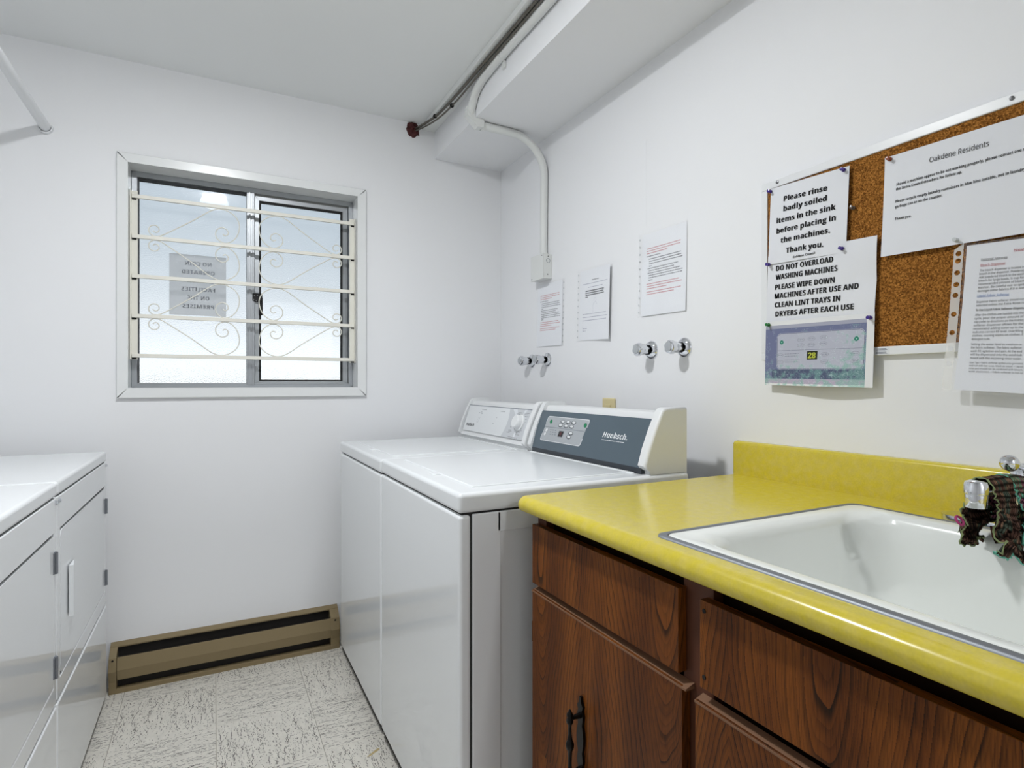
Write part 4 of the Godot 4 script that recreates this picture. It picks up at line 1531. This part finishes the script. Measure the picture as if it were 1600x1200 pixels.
func dish_cloth(called: String, label: String, xa: float, xb: float, fz: float, low_front: float, low_back: float, m: Material, seed_: int) -> void:
	var o := thing(called, label, "dishcloth", Vector3((xa + xb) * 0.5, 0.90, fz))
	var nn := noise(seed_, 9.0)
	var n2 := noise(seed_ + 1, 26.0)
	var P := []
	var nu := 40
	var nv := 64
	for i in nv + 1:
		var row := []
		for j in nu + 1:
			var u := float(j) / nu
			var s := float(i) / nv * 2.0 - 1.0    # -1 back hem, 0 over the spout, 1 front hem
			var x := lerpf(xa, xb, u)
			var top := 1.0145 - 0.10 * maxf(0.0, (x - 1.15)) * 1.2
			var z := 0.0
			var y := 0.0
			var hem := low_front if s > 0 else low_back
			var q := absf(s)
			if q < 0.16:
				var a := q / 0.16 * PI / 2
				z = sin(a) * 0.0165
				y = top - (1.0 - cos(a)) * 0.0165
			else:
				var e := (q - 0.16) / 0.84
				hem += 0.012 * nn.get_noise_2d(x * 40.0 * 0.12, s * 3.0) + 0.026 * (u - 0.5) * (-1.0 if s > 0 else -0.3)
				y = lerpf(top - 0.0165, hem, e)
				z = 0.0165 + e * (0.012 + 0.016 * nn.get_noise_2d(x * 2.2, 4.0 + s * 0.4)) + e * 0.004 * sin(u * 17.0 + seed_)
				x += e * (0.010 * (u - 0.5) + 0.006 * nn.get_noise_2d(y * 2.0, 11.0 + s))
			z += 0.0018 * n2.get_noise_2d(x * 3.0, y * 3.0) + (0.0025 * sin(u * 22.0 + s * 3.0) if q > 0.2 else 0.0)
			row.append(Vector3(x, y, fz + z * signf(s + 0.0001)))
		P.append(row)
	var b := mb(o)
	b.grid(P, 1.0)
	part(b, "cloth", m, o)
	# crocheted edging: a lumpy cord round the two hems and the free side
	for e in [[M.yarn_teal, 0], [M.yarn_olive, 1]]:
		var row = P[nv] if e[1] == 0 else P[0]
		var pts := []
		var rad := []
		for k in row.size():
			pts.append(row[k] + Vector3(0, -0.0005 + 0.0016 * sin(k * 2.3 + seed_), 0.0014 * cos(k * 1.7)))
			rad.append(0.0013 + 0.0007 * sin(k * 2.9))
		b = mb(o)
		b.tube(pts, rad, 6)
		part(b, "edging", e[0], o)
	var pts2 := []
	var rad2 := []
	for i in nv + 1:
		pts2.append(P[i][0] + Vector3(-0.0012 + 0.0018 * sin(i * 2.1), 0, 0.0016 * cos(i * 1.9)))
		rad2.append(0.0012 + 0.0007 * sin(i * 2.6))
	b = mb(o)
	b.tube(pts2, rad2, 6)
	part(b, "edging", M.yarn_olive if seed_ == 3 else M.yarn_teal, o)
	if seed_ == 3:
		var p: Vector3 = P[8][0]
		b = mb(o)
		var loop := []
		for k in 15:
			var a := TAU * k / 14.0
			loop.append(p + Vector3(-0.008 + 0.008 * cos(a), 0.004 + 0.006 * sin(a), -0.004 - 0.004 * sin(a)))
		b.tube(loop, 0.002, 6)
		part(b, "hanging_loop", M.yarn_pink, o, "pink yarn loop")


# ------------------------------------------------------------------ pipes and cables at the ceiling
func build_ceiling_run() -> void:
	var o := thing("conduit", "white painted electrical conduit bending round the soffit down to a box", "conduit", Vector3(0.938, 2.25, -2.17))
	var r := 0.0168
	var b := mb(o)
	var px := 0.953 - r
	var pts := [Vector3(px, 2.368, ZF), Vector3(px, 2.368, -1.2), Vector3(px, 2.368, -1.88)]
	pts += spline([Vector3(px, 2.368, -1.89), Vector3(px, 2.366, -1.98), Vector3(px, 2.360, -2.05), Vector3(px, 2.338, -2.115), Vector3(px, 2.300, -2.150), Vector3(px, 2.274, -2.165)], 6)
	b.tube(pts, r, 16)
	part(b, "pipe", M.pipe_paint, o)
	b = mb(o)
	var py := 2.257 - r
	var p2 := [Vector3(0.965, py, -2.176), Vector3(1.10, py, -2.178)]
	p2 += arc(Vector2(1.138, py - 0.158), 0.158, 90, 0, 14).map(func(p): return Vector3(p.x, p.y, -2.180))
	p2 += [Vector3(1.296, 1.90, -2.184), Vector3(1.296, 1.742, -2.185)]
	b.tube(p2, r, 16)
	part(b, "pipe", M.pipe_paint, o)
	# elbow body round the soffit's corner
	b = mb(o)
	b.prism([Vector2(0.918, 2.292), Vector2(0.952, 2.292), Vector2(0.952, 2.256), Vector2(0.990, 2.256), Vector2(0.990, 2.224), Vector2(0.962, 2.220), Vector2(0.916, 2.262)], Vector3(0, 0, -2.186), Vector3(1, 0, 0), Vector3(0, 1, 0), Vector3(0, 0, 1), 0.036, 20.0)
	var el := part(b, "elbow", M.pipe_paint, o)
	b = mb(o)
	b.lathe([Vector2(0, -0.006), Vector2(0.0215, -0.006), Vector2(0.0215, 0.006), Vector2(0, 0.006)], 16, Transform3D(Basis.IDENTITY, Vector3(px, 2.292, -2.167)))
	part(b, "collar", M.pipe_paint, el)
	b = mb(o)
	b.lathe([Vector2(0, -0.005), Vector2(0.0215, -0.005), Vector2(0.0215, 0.005), Vector2(0, 0.005)], 16, Transform3D(Basis(Vector3.BACK, PI / 2), Vector3(0.990, py, -2.176)))
	part(b, "collar", M.pipe_paint, el)
	b = mb(o)
	b.lathe([Vector2(0, -0.012), Vector2(0.0190, -0.012), Vector2(0.0190, 0.012), Vector2(0, 0.012)], 16, Transform3D(Basis(Vector3.RIGHT, PI / 2), Vector3(px, 2.368, -1.885)))
	b.bx(Vector3(0.944, 2.325, -1.896), Vector3(0.953, 2.352, -1.874), 0.002)
	part(b, "strap", M.pipe_paint, o)

	var j := thing("junction_box", "small square white metal electrical box on the wall at the conduit's end", "electrical box", Vector3(XR, 1.62, -2.195))
	b = mb(j)
	b.bx(Vector3(1.270, 1.622, -2.248), Vector3(XR, 1.730, -2.140), 0.003)
	var bx := part(b, "box", M.pipe_paint, j)
	b = mb(j)
	b.bx(Vector3(1.267, 1.621, -2.249), Vector3(1.2705, 1.731, -2.139), 0.001)
	part(b, "cover", M.pipe_paint, j)
	b = mb(j)
	b.lathe([Vector2(0.0085, 0), Vector2(0.0098, 0), Vector2(0.0098, 0.0009), Vector2(0.0085, 0.0009), Vector2(0.0085, 0)], 18, Transform3D(Basis(Vector3.RIGHT, PI / 2), Vector3(1.292, 1.700, -2.140)))
	part(b, "knockout", M.ink_grey, bx)
	for q in [[Vector3(1.292, 1.719, -2.140), 0], [Vector3(1.290, 1.640, -2.140), 0], [Vector3(1.267, 1.722, -2.150), 1], [Vector3(1.267, 1.630, -2.240), 1]]:
		b = mb(j)
		b.lathe([Vector2(0, 0), Vector2(0.0026, 0), Vector2(0.002, 0.001), Vector2(0, 0.0012)], 8, Transform3D(Basis(Vector3.RIGHT, PI / 2) if q[1] == 0 else Basis(Vector3.BACK, PI / 2), q[0]))
		part(b, "screw", M.black_iron, bx)
	b = mb(j)
	b.lathe([Vector2(0, 1.729), Vector2(0.018, 1.729), Vector2(0.018, 1.744), Vector2(0, 1.744)], 14, Transform3D(Basis.IDENTITY, Vector3(1.298, 0, -2.185)))
	part(b, "connector", M.pipe_paint, j)

	# two armoured cables between the batten and the conduit
	for k in 2:
		var c := thing("flexible_cable", ["grey armoured flexible cable under the ceiling batten entering red sealant", "grey armoured flexible cable sagging below its twin beside the white conduit"][k], "cable", Vector3(0.91, 2.37, -1.8))
		b = mb(c)
		var ctl := [Vector3(0.908, 2.3780, ZF), Vector3(0.908, 2.3780, -1.3), Vector3(0.907, 2.3780, -1.7), Vector3(0.906, 2.3780, -2.0), Vector3(0.903, 2.376, -2.25), Vector3(0.893, 2.374, -2.42), Vector3(0.876, 2.374, -2.52), Vector3(0.852, 2.381, -2.640)]
		if k == 1:
			ctl = [Vector3(0.9140, 2.3685, ZF), Vector3(0.9140, 2.3685, -1.3), Vector3(0.9140, 2.3685, -1.7), Vector3(0.9130, 2.366, -2.0), Vector3(0.910, 2.360, -2.25), Vector3(0.898, 2.356, -2.40), Vector3(0.880, 2.361, -2.52), Vector3(0.850, 2.370, -2.640)]
		var crv := Curve3D.new()
		for i in ctl.size():
			var t: Vector3 = (ctl[mini(i + 1, ctl.size() - 1)] - ctl[maxi(i - 1, 0)]) / 6.0
			crv.add_point(ctl[i], -t, t)
		var cp := []
		var cr := []
		var ln := crv.get_baked_length()
		var step := 0.0055
		var cnt := int(ln / step)
		for i in cnt + 1:
			var p := crv.sample_baked(i * step, true)
			if p.z > -1.0 and i % 8 != 0:
				continue
			cp.append(p)
			cr.append((0.0064 if k == 0 else 0.0042) if i % 2 == 0 or p.z > -1.0 else (0.0050 if k == 0 else 0.0034))
		b.tube(cp, cr, 8)
		part(b, "armour", M.cable_armour, c)
		for z in ([-2.46] if k == 0 else [-2.30]):
			var off := crv.get_closest_point(Vector3(0.9, 2.37, z))
			b = mb(c)
			b.lathe([Vector2(0, -0.003), Vector2(0.0094, -0.003), Vector2(0.0094, 0.003), Vector2(0, 0.003)], 12, Transform3D(Basis(Vector3.RIGHT, PI / 2) * Basis(Vector3.UP, 0.0), off))
			part(b, "cable_tie", M.rubber, c)
	var s := thing("firestop_sealant", "dark red lump of sealant where cables enter the back wall", "sealant", Vector3(0.842, 2.382, ZB))
	b = mb(s)
	var sn := noise(4, 30.0)
	var rows := []
	for i in 9:
		var a := PI / 2 * i / 8.0
		var row := []
		for k in 24:
			var t := TAU * k / 24
			var d := Vector3(cos(t) * cos(a) * 0.033, sin(t) * cos(a) * 0.036, sin(a) * 0.016)
			var f := 1.0 + 0.30 * sn.get_noise_3dv(d * 1.6) + 0.12 * sn.get_noise_3dv(d * 5.0)
			d = Vector3(d.x * f, d.y * f, d.z * f)
			row.append(Vector3(0.842, 2.376, ZB) + Vector3(d.x, minf(d.y, 0.033), d.z))
		rows.append(row)
	b.grid(rows, 1.0, true)
	part(b, "lump", M.sealant, s)

	# hanging rod
	var h := thing("hanging_rod", "white round clothes rod fixed to the back wall high above the dryers", "rod", Vector3(-0.547, 2.099, ZB))
	b = mb(h)
	b.tube([Vector3(-0.547, 2.099, ZB + 0.002), Vector3(-0.547, 2.099, -1.0), Vector3(-0.547, 2.099, ZF - 0.005)], 0.0165, 20)
	part(b, "rod", M.rod_white, h)
	b = mb(h)
	# open cup holding the rod's end
	var cup := []
	for k in 19:
		var a := deg_to_rad(-200.0 + 220.0 * k / 18.0)
		cup.append(Vector2(cos(a), sin(a)) * 0.0225)
	for k in range(18, -1, -1):
		var a := deg_to_rad(-200.0 + 220.0 * k / 18.0)
		cup.append(Vector2(cos(a), sin(a)) * 0.0185)
	b.prism(cup, Vector3(-0.547, 2.099, ZB), Vector3(1, 0, 0), Vector3(0, 1, 0), Vector3(0, 0, 1), 0.014, 40.0)
	part(b, "cup", M.rod_white, h)


# ------------------------------------------------------------------ things on the right wall
func build_wall_things() -> void:
	var vs := [[-2.318, 1.268, "chrome tap handle in the corner pair, the one nearer the window wall"], [-2.178, 1.269, "chrome tap handle in the corner pair, the one nearer the counter"], [-1.498, 1.276, "chrome tap handle above the grey console, the one nearer the window wall"], [-1.345, 1.276, "chrome tap handle above the grey console, the one nearer the cork board"]]
	for i in 4:
		var q = vs[i]
		var o := thing("tap_handle", q[2], "tap", Vector3(XR, q[1], q[0]), "chrome washer tap handles on the right wall")
		var t := Transform3D(Basis(Vector3.BACK, PI / 2), Vector3(XR, q[1], q[0]))
		var b := mb(o)
		b.lathe([Vector2(0, 0), Vector2(0.0315, 0.0), Vector2(0.0315, 0.003), Vector2(0.029, 0.007), Vector2(0.021, 0.012), Vector2(0.0165, 0.0135), Vector2(0.0165, 0.012)], 32, t)
		part(b, "flange", M.chrome, o)
		b = mb(o)
		b.lathe([Vector2(0.010, 0.004), Vector2(0.010, 0.022), Vector2(0.0165, 0.023), Vector2(0.0175, 0.026)], 20, t)
		part(b, "stem", M.black_iron, o)
		b = mb(o)
		var kt := Transform3D(t.basis * Basis(Vector3.UP, 0.4 * i), t.origin)
		b.lathe([Vector2(0.0125, 0.022), Vector2(0.0165, 0.022), Vector2(0.0180, 0.030), Vector2(0.0195, 0.044), Vector2(0.0225, 0.050), Vector2(0.0230, 0.060), Vector2(0.0205, 0.066), Vector2(0.0150, 0.068)], 36, kt, 40, 6, 0.12)
		var kn := part(b, "knob", M.chrome, o)
		b = mb(o)
		b.lathe([Vector2(0.0152, 0.0665), Vector2(0.0140, 0.0695), Vector2(0.0, 0.071)], 20, t, 60)
		part(b, "knob_cap", M.plate_grey, kn)

	var ot := thing("wall_outlet", "beige plastic outlet plate behind the grey washer console", "outlet", Vector3(XR, 0.99, -1.727))
	var ob := mb(ot)
	ob.bx(Vector3(XR - 0.010, 0.990, -1.763), Vector3(XR, 1.108, -1.691), 0.004, 3)
	var op := part(ob, "cover_plate", M.beige_plastic, ot)
	for y in [1.028, 1.070]:
		ob = mb(ot)
		ob.bx(Vector3(XR - 0.0125, y - 0.014, -1.742), Vector3(XR - 0.0095, y + 0.014, -1.712), 0.001)
		part(ob, "socket", M.beige_plastic, op)

	# three notices in plastic pockets
	var ns := [[-2.159, 1.468, 0, 1.0, -1.2, "typed notice in red and black print below the junction box", 1], [-1.820, 1.472, 1, 1.0, -2.0, "typed notice with a small line drawing between the two printed ones", -1], [-1.440, 1.532, 0, 1.0, -0.9, "typed notice in red and black print above the grey console's taps", -1]]
	for q in ns:
		var o := thing("wall_notice", q[5], "notice", Vector3.ZERO, "notices in plastic pockets on the right wall")
		o.transform = wall_frame(q[0], q[1], 0.0, q[4])
		var b := MB.new()
		var rows := []
		for i in 13:
			var row := []
			for j in 11:
				var u := -0.1055 + 0.211 * j / 10.0
				var v := 0.139 - 0.278 * i / 12.0
				row.append(Vector3(u, v, 0.0016 + bow(q[2], u, v)))
			rows.append(row)
		b.grid(rows, -1.0)
		part(b, "sheet", M["notice_%d" % q[2]], o)
		b = MB.new()
		rows = []
		for i in 13:
			var row := []
			for j in 11:
				var u := lerpf(-0.1085 - (0.0 if q[6] > 0 else 0.013), 0.1085 + (0.013 if q[6] > 0 else 0.0), j / 10.0)
				var v := 0.143 - 0.286 * i / 12.0
				row.append(Vector3(u, v, 0.0026 + bow(q[2], u, v)))
			rows.append(row)
		b.grid(rows, -1.0)
		var sl := part(b, "plastic_pocket", M.film, o)
		# punched edge
		b = MB.new()
		for k in 11:
			var cx: float = 0.115 * q[6]
			var cy := 0.125 - 0.025 * k
			b.lathe([Vector2(0.0022, 0), Vector2(0.0032, 0), Vector2(0.0032, 0.0006), Vector2(0.0022, 0.0006), Vector2(0.0022, 0)], 10, Transform3D(Basis(Vector3.RIGHT, PI / 2), Vector3(cx, cy, 0.0030 + bow(q[2], cx, cy))))
		part(b, "punched_holes", M.plate_grey, sl)


func bow(kind: int, u: float, v: float) -> float:
	if kind == 1:
		return 0.012 * pow(clampf((u + 0.11) / 0.22, 0.0, 1.0), 2.0)
	return 0.003 * pow(clampf(0.5 - v / 0.28, 0.0, 1.0), 2.0)


# ------------------------------------------------------------------ cork board and what is pinned to it
func build_board() -> void:
	var zl := -1.050
	var zr := -0.140
	var yb := 1.224
	var yt := 1.695
	var o := thing("cork_board", "cork notice board in a white frame on the right wall", "notice board", Vector3(XR, yb, -0.6))
	var b := mb(o)
	b.bx(Vector3(XR - 0.010, yb + 0.01, zl + 0.01), Vector3(XR, yt - 0.01, zr - 0.01))
	part(b, "cork_panel", M.cork, o)
	var fw := 0.019
	for q in [[zl, zr, yb, yb + fw], [zl, zr, yt - fw - 0.002, yt], [zl, zl + fw, yb + fw, yt - fw - 0.002], [zr - fw, zr, yb + fw, yt - fw - 0.002]]:
		b = mb(o)
		b.bx(Vector3(XR - 0.0135, q[2], q[0]), Vector3(XR, q[3], q[1]), 0.002, 2)
		part(b, "frame_rail", M.frame_white, o)
	for q in [[-1.000, 1.686], [-0.507, 1.686]]:
		b = mb(o)
		b.lathe([Vector2(0, 0), Vector2(0.0042, 0), Vector2(0.0038, 0.0022), Vector2(0, 0.003)], 12, Transform3D(Basis(Vector3.BACK, PI / 2), Vector3(XR - 0.0135, q[1], q[0])))
		part(b, "screw", M.screw_steel, o)
	b = mb(o)
	b.bx(Vector3(XR - 0.0140, 1.226, -0.752), Vector3(XR - 0.0134, 1.241, -0.722))
	var lab := part(b, "maker_label", M.paper, o)
	b = mb(o)
	for k in 5:
		b.bx(Vector3(XR - 0.0142, 1.2275 + k * 0.0026, -0.750), Vector3(XR - 0.0139, 1.2287 + k * 0.0026, -0.726 - 0.002 * (k % 3)))
	part(b, "print", M.ink_grey, lab)

	# "do not overload" sheet, behind the smaller one
	var s := sheet("pinned_notice", "landscape sheet asking not to overload machines, partly under the rinse notice", -0.888, 1.395, 0.0165, -1.9, 0.282, 0.196, func(u, v): return 0.004 * absf(sin(v * 22.0)) * clampf(u * 5.0 + 0.5, 0.0, 1.0))
	letters(s, [["DO NOT OVERLOAD", -1.0009, 1.4607, -0.8451, 1.4551], ["WASHING MACHINES", -1.0021, 1.4382, -0.8350, 1.4323], ["PLEASE WIPE DOWN", -1.0038, 1.4124, -0.8427, 1.4063], ["MACHINES AFTER USE AND", -1.0050, 1.3891, -0.7862, 1.3836], ["CLEAN LINT TRAYS IN", -1.0050, 1.3663, -0.8283, 1.3609], ["DRYERS AFTER EACH USE", -1.0029, 1.3426, -0.7957, 1.3376]], 0.0180, true, 0.0218, M.ink_black)
	# rinse notice
	s = sheet("pinned_notice", "small white sheet asking to rinse soiled items, four purple pins", -0.9145, 1.5685, 0.0195, -2.5, 0.209, 0.197, func(u, v): return 0.0015 * (1.0 - absf(u) * 8.0))
	letters(s, [["Please rinse", -0.9756, 1.6345, -0.8589, 1.6274], ["badly soiled", -0.9764, 1.6091, -0.8599, 1.6032], ["items in the sink", -0.9967, 1.583, -0.8383, 1.5765], ["before placing in", -0.9967, 1.5563, -0.8383, 1.5514], ["the machines.", -0.9845, 1.5299, -0.852, 1.5254], ["Thank you.", -0.9692, 1.501, -0.8686, 1.4958]], 0.0180, true, 0.0222, M.ink_black)
	letters(s, [["Oakdene Council", -0.9495, 1.4805, -0.890, 1.4790]], 0.0072, true, 0.0222, M.ink_black)
	# colour print of the washer panel, hanging below the board
	s = sheet("pinned_notice", "damp-stained colour print of a washer control panel hanging below the cork board", -0.890, 1.2385, 0.0215, -1.2, 0.280, 0.166, func(u, v): return 0.012 * pow(clampf(0.5 - v / 0.166, 0.0, 1.0), 2.0) * (0.5 + 0.5 * sin(u * 20.0 + 1.0)), M.panel_print)
	letters(s, [["28", -0.9055, 1.2305, -0.8850, 1.2301]], 0.0195, true, 0.0275, M.ink_lime)
	# residents' notice
	s = sheet("pinned_notice", "large landscape sheet to the residents about machines and recycling", -0.5935, 1.5425, 0.0155, -1.5, 0.279, 0.2155, func(u, v): return 0.006 * pow(clampf(0.5 - v / 0.2155, 0.0, 1.0), 2.0))
	letters(s, [["Oakdene Residents", -0.6421, 1.6186, -0.5409, 1.6156]], 0.0150, false, 0.0205, M.ink_black)
	letters(s, [["Should a machine appear to be not working properly, please contact one of", -0.706, 1.5883, -0.4835, 1.5849], ["the Strata Council members for follow up.", -0.7066, 1.5782, -0.5848, 1.5758], ["Please recycle empty laundry containers in blue bins outside, not in laundry", -0.707, 1.552, -0.4855, 1.5486], ["garbage can or on the counter.", -0.7077, 1.5408, -0.618, 1.5397], ["Thank you.", -0.7077, 1.5145, -0.6753, 1.5131]], 0.0076, true, 0.0212, M.ink_black)
	# washer instructions in a punched pocket
	s = sheet("pinned_notice", "page of washer instructions in a clear punched pocket hung over the board's lower edge", -0.4755, 1.2830, 0.0170, -3.4, 0.2159, 0.279, func(u, v): return 0.003 + 0.012 * pow(clampf(0.5 - v / 0.28, 0.0, 1.0), 2.0))
	var body := []
	var ls := ["The bleach dispenser is located in", "bleach in the dispenser. Powdered", "Add powdered bleach to the wash", "bleach for large loads, ½ cup for", "recommended amount of bleach", "washer. Be careful not to spill", "damage some fabrics if it is not"]
	for k in 7:
		body.append([ls[k], -0.5535 - 0.0005 * k, 1.3768 - 0.00645 * k, -0.4860, 1.3718 - 0.0063 * k])
	ls = ["Dispenser Fabric softener should not", "selected unless the Extra Rinse is"]
	for k in 2:
		body.append([ls[k], -0.558 - 0.0005 * k, 1.3176 - 0.0066 * k, -0.4860, 1.3137 - 0.0064 * k])
	ls = ["After the clothes are loaded into the", "cycle, pour the proper amount of", "cap (refer to directions on the bottle)", "softener dispenser allows for the", "recommend adding water up to the", "indicates correct fill level. Overfilling", "clothes, causing stains on clothes if"]
	for k in 7:
		body.append([ls[k], -0.5600 - 0.0006 * k, 1.2927 - 0.0065 * k, -0.4860, 1.2890 - 0.0065 * k])
	body.append(["detergent suds.", -0.5648, 1.2473, -0.535, 1.2455])
	ls = ["Setting the water level to medium or", "the fabric softener. The fabric softener", "wash fill, agitation and spin. At the end", "will be dispensed into the washtub", "mixed with the incoming rinse water."]
	for k in 5:
		body.append([ls[k], -0.5652 - 0.0002 * k, 1.2375 - 0.0066 * k, -0.4870, 1.2322 - 0.0064 * k])
	letters(s, body, 0.0056, false, 0.0, M.ink_black)
	body = []
	ls = ["User Tips • Fabric softener spilled onto garments", "and rub with bar soap. Wash as usual. • Liquid", "rinse and should not be combined with bleach,", "water plasticizers. • Fabric softener is not so"]
	for k in 4:
		body.append([ls[k], -0.5667 - 0.0003 * k, 1.2023 - 0.0056 * k, -0.4850, 1.1975 - 0.0056 * k])
	letters(s, body, 0.0045, false, 0.0, M.ink_black)
	letters(s, [["To Use Liquid Fabric Softener Dispenser", -0.5592, 1.3021, -0.4820, 1.2976]], 0.0058, true, 0.0, M.ink_black)
	letters(s, [["Optional Features", -0.5515, 1.3972, -0.5107, 1.3942]], 0.0064, false, 0.0, M.ink_black, true)
	letters(s, [["Bleach Dispenser", -0.5522, 1.3866, -0.5134, 1.3838], ["New", -0.5012, 1.4048, -0.4840, 1.4036]], 0.0064, false, 0.0, M.ink_red, true)
	letters(s, [["Liquid Fabric Softener", -0.557, 1.3289, -0.5074, 1.3252]], 0.0064, false, 0.0, M.ink_blue, true)
	pocket(s)

	# pins
	var pins := [["pin_purple", -1.014, 1.664, 0.022, "purple push pin at the rinse notice's upper corner beside the board's frame"], ["pin_purple", -0.818, 1.656, 0.022, "purple push pin at the rinse notice's upper corner over bare cork"], ["pin_purple", -0.822, 1.475, 0.022, "purple push pin at the rinse notice's lower corner beside THANK YOU line"], ["pin_purple", -1.019, 1.474, 0.022, "purple push pin at the rinse notice's lower corner beside the board's frame"],
		["pin_green", -1.018, 1.316, 0.024, "green push pin holding the damp-stained colour print"], ["pin_purple", -0.757, 1.308, 0.024, "purple push pin holding the damp-stained colour print"], ["pin_brown", -0.719, 1.647, 0.017, "brown push pin at the residents' sheet corner"], ["pin_clear", -0.592, 1.443, 0.021, "clear push pin at the residents' sheet lower edge"], ["pin_smoke", -0.802, 1.565, 0.012, "smoky push pin stuck in bare cork beside the rinse notice"]]
	for q in pins:
		var p := thing("push_pin", q[4], "push pin", Vector3(XR - q[3], q[2], q[1]), "push pins on the cork board")
		b = mb(p)
		b.lathe([Vector2(0, 0.0), Vector2(0.0046, 0.0), Vector2(0.0046, 0.0016), Vector2(0.0026, 0.003), Vector2(0.0024, 0.0085), Vector2(0.0040, 0.0105), Vector2(0.0040, 0.0120), Vector2(0.0, 0.0126)], 14, Transform3D(Basis(Vector3.BACK, PI / 2) * Basis(Vector3.RIGHT, 0.12), Vector3(XR - q[3], q[2], q[1])))
		part(b, "pin_head", M[q[0]], p)
		b = mb(p)
		b.tube([Vector3(XR - q[3], q[2], q[1]), Vector3(XR - 0.006, q[2], q[1])], 0.0005, 5)
		part(b, "needle", M.screw_steel, p)


func sheet(called: String, label: String, z: float, y: float, off: float, deg: float, w: float, h: float, bend: Callable, m: Material = null) -> Node3D:
	var o := thing(called, label, "notice", Vector3.ZERO)
	o.transform = wall_frame(z, y, off, deg)
	o.set_meta("bend", bend)
	var b := MB.new()
	for side in 2:
		var rows := []
		for i in 15:
			var row := []
			for j in 13:
				var u := -w * 0.5 + w * j / 12.0
				var v := h * 0.5 - h * i / 14.0
				row.append(Vector3(u, v, bend.call(u, v) - 0.0003 * side))
			rows.append(row)
		b.grid(rows, -1.0 if side == 0 else 1.0)
	part(b, "sheet", m if m else M.paper, o)
	return o


# lines of print given by their left and right ends on the wall (z, y)
func letters(o: Node3D, lines: Array, em: float, bold: bool, _off: float, m: Material, under := false) -> void:
	var b := MB.new()
	var inv := o.transform.affine_inverse()
	var bend: Callable = o.get_meta("bend")
	for q in lines:
		var a: Vector3 = inv * Vector3(o.position.x, q[2], q[1])
		var e: Vector3 = inv * Vector3(o.position.x, q[4], q[3])
		var t := b.v.size()
		var d := Vector2(e.x - a.x, e.y - a.y)
		var f := Transform3D(Basis(Vector3(0, 0, 1), d.angle()), Vector3(a.x, a.y, 0))
		b.text(q[0], sans(bold), em, f, d.length())
		if bold and em > 0.015:
			for k in [-0.00035, 0.00035]:
				b.text(q[0], sans(bold), em, f.translated_local(Vector3(k, 0, 0)), d.length())
		if under:
			var k := em * -0.42
			b.quad(f * Vector3(0, k, 0), f * Vector3(d.length(), k, 0), f * Vector3(d.length(), k + em * 0.06, 0), f * Vector3(0, k + em * 0.06, 0), Vector3(0, 0, 1))
		for i in range(t, b.v.size()):
			var p := b.v[i]
			b.v[i] = Vector3(p.x, p.y, bend.call(p.x, p.y) + 0.0011)
	part(b, "lettering", m, o)


func pocket(o: Node3D) -> void:
	var bend: Callable = o.get_meta("bend")
	var b := MB.new()
	var rows := []
	for i in 13:
		var row := []
		for j in 7:
			var u := lerpf(-0.111, 0.114, j / 6.0)
			var v := 0.143 - 0.288 * i / 12.0
			row.append(Vector3(u, v, bend.call(u, v) + 0.0016))
		rows.append(row)
	b.grid(rows, -1.0)
	part(b, "plastic_pocket", M.film, o)
	# punched strip: cells, each with a hole or none
	b = MB.new()
	var ys := [0.126, 0.112, 0.089, 0.066, 0.045, 0.008, -0.028, -0.06, -0.09]
	var x0 := -0.129
	var x1 := -0.1125
	var cx := (x0 + x1) * 0.5
	var prev := 0.134
	for y in ys:
		var hh := 0.0075
		strip_quad(b, x0, x1, y + hh, prev, bend)
		var n := 16
		for k in n:
			var a0 := TAU * k / n
			var a1 := TAU * (k + 1) / n
			var p := []
			for a in [a0, a1]:
				var d := Vector2(cos(a), sin(a))
				var sq := d / maxf(absf(d.x) / (x1 - cx), absf(d.y) / hh)
				p.append([Vector2(cx, y) + d * 0.0050, Vector2(cx, y) + sq])
			var q := [p[0][0], p[0][1], p[1][1], p[1][0]]
			var r := []
			for c in q:
				r.append(Vector3(c.x, c.y, bend.call(c.x, c.y) + 0.001))
			b.quad(r[0], r[1], r[2], r[3], Vector3(0, 0, 1))
		prev = y - hh
	strip_quad(b, x0, x1, -0.140, prev, bend)
	b.tri(Vector3(x0, 0.134, 0.001 + bend.call(x0, 0.134)), Vector3(x1, 0.134, 0.001 + bend.call(x1, 0.134)), Vector3(x1, 0.146, 0.001 + bend.call(x1, 0.146)), Vector3(0, 0, 1), Vector3(0, 0, 1), Vector3(0, 0, 1))
	part(b, "punched_strip", M.film_strip, o)


func strip_quad(b: MB, x0: float, x1: float, ya: float, yb: float, bend: Callable) -> void:
	b.quad(Vector3(x0, ya, bend.call(x0, ya) + 0.001), Vector3(x1, ya, bend.call(x1, ya) + 0.001), Vector3(x1, yb, bend.call(x1, yb) + 0.001), Vector3(x0, yb, bend.call(x0, yb) + 0.001), Vector3(0, 0, 1))
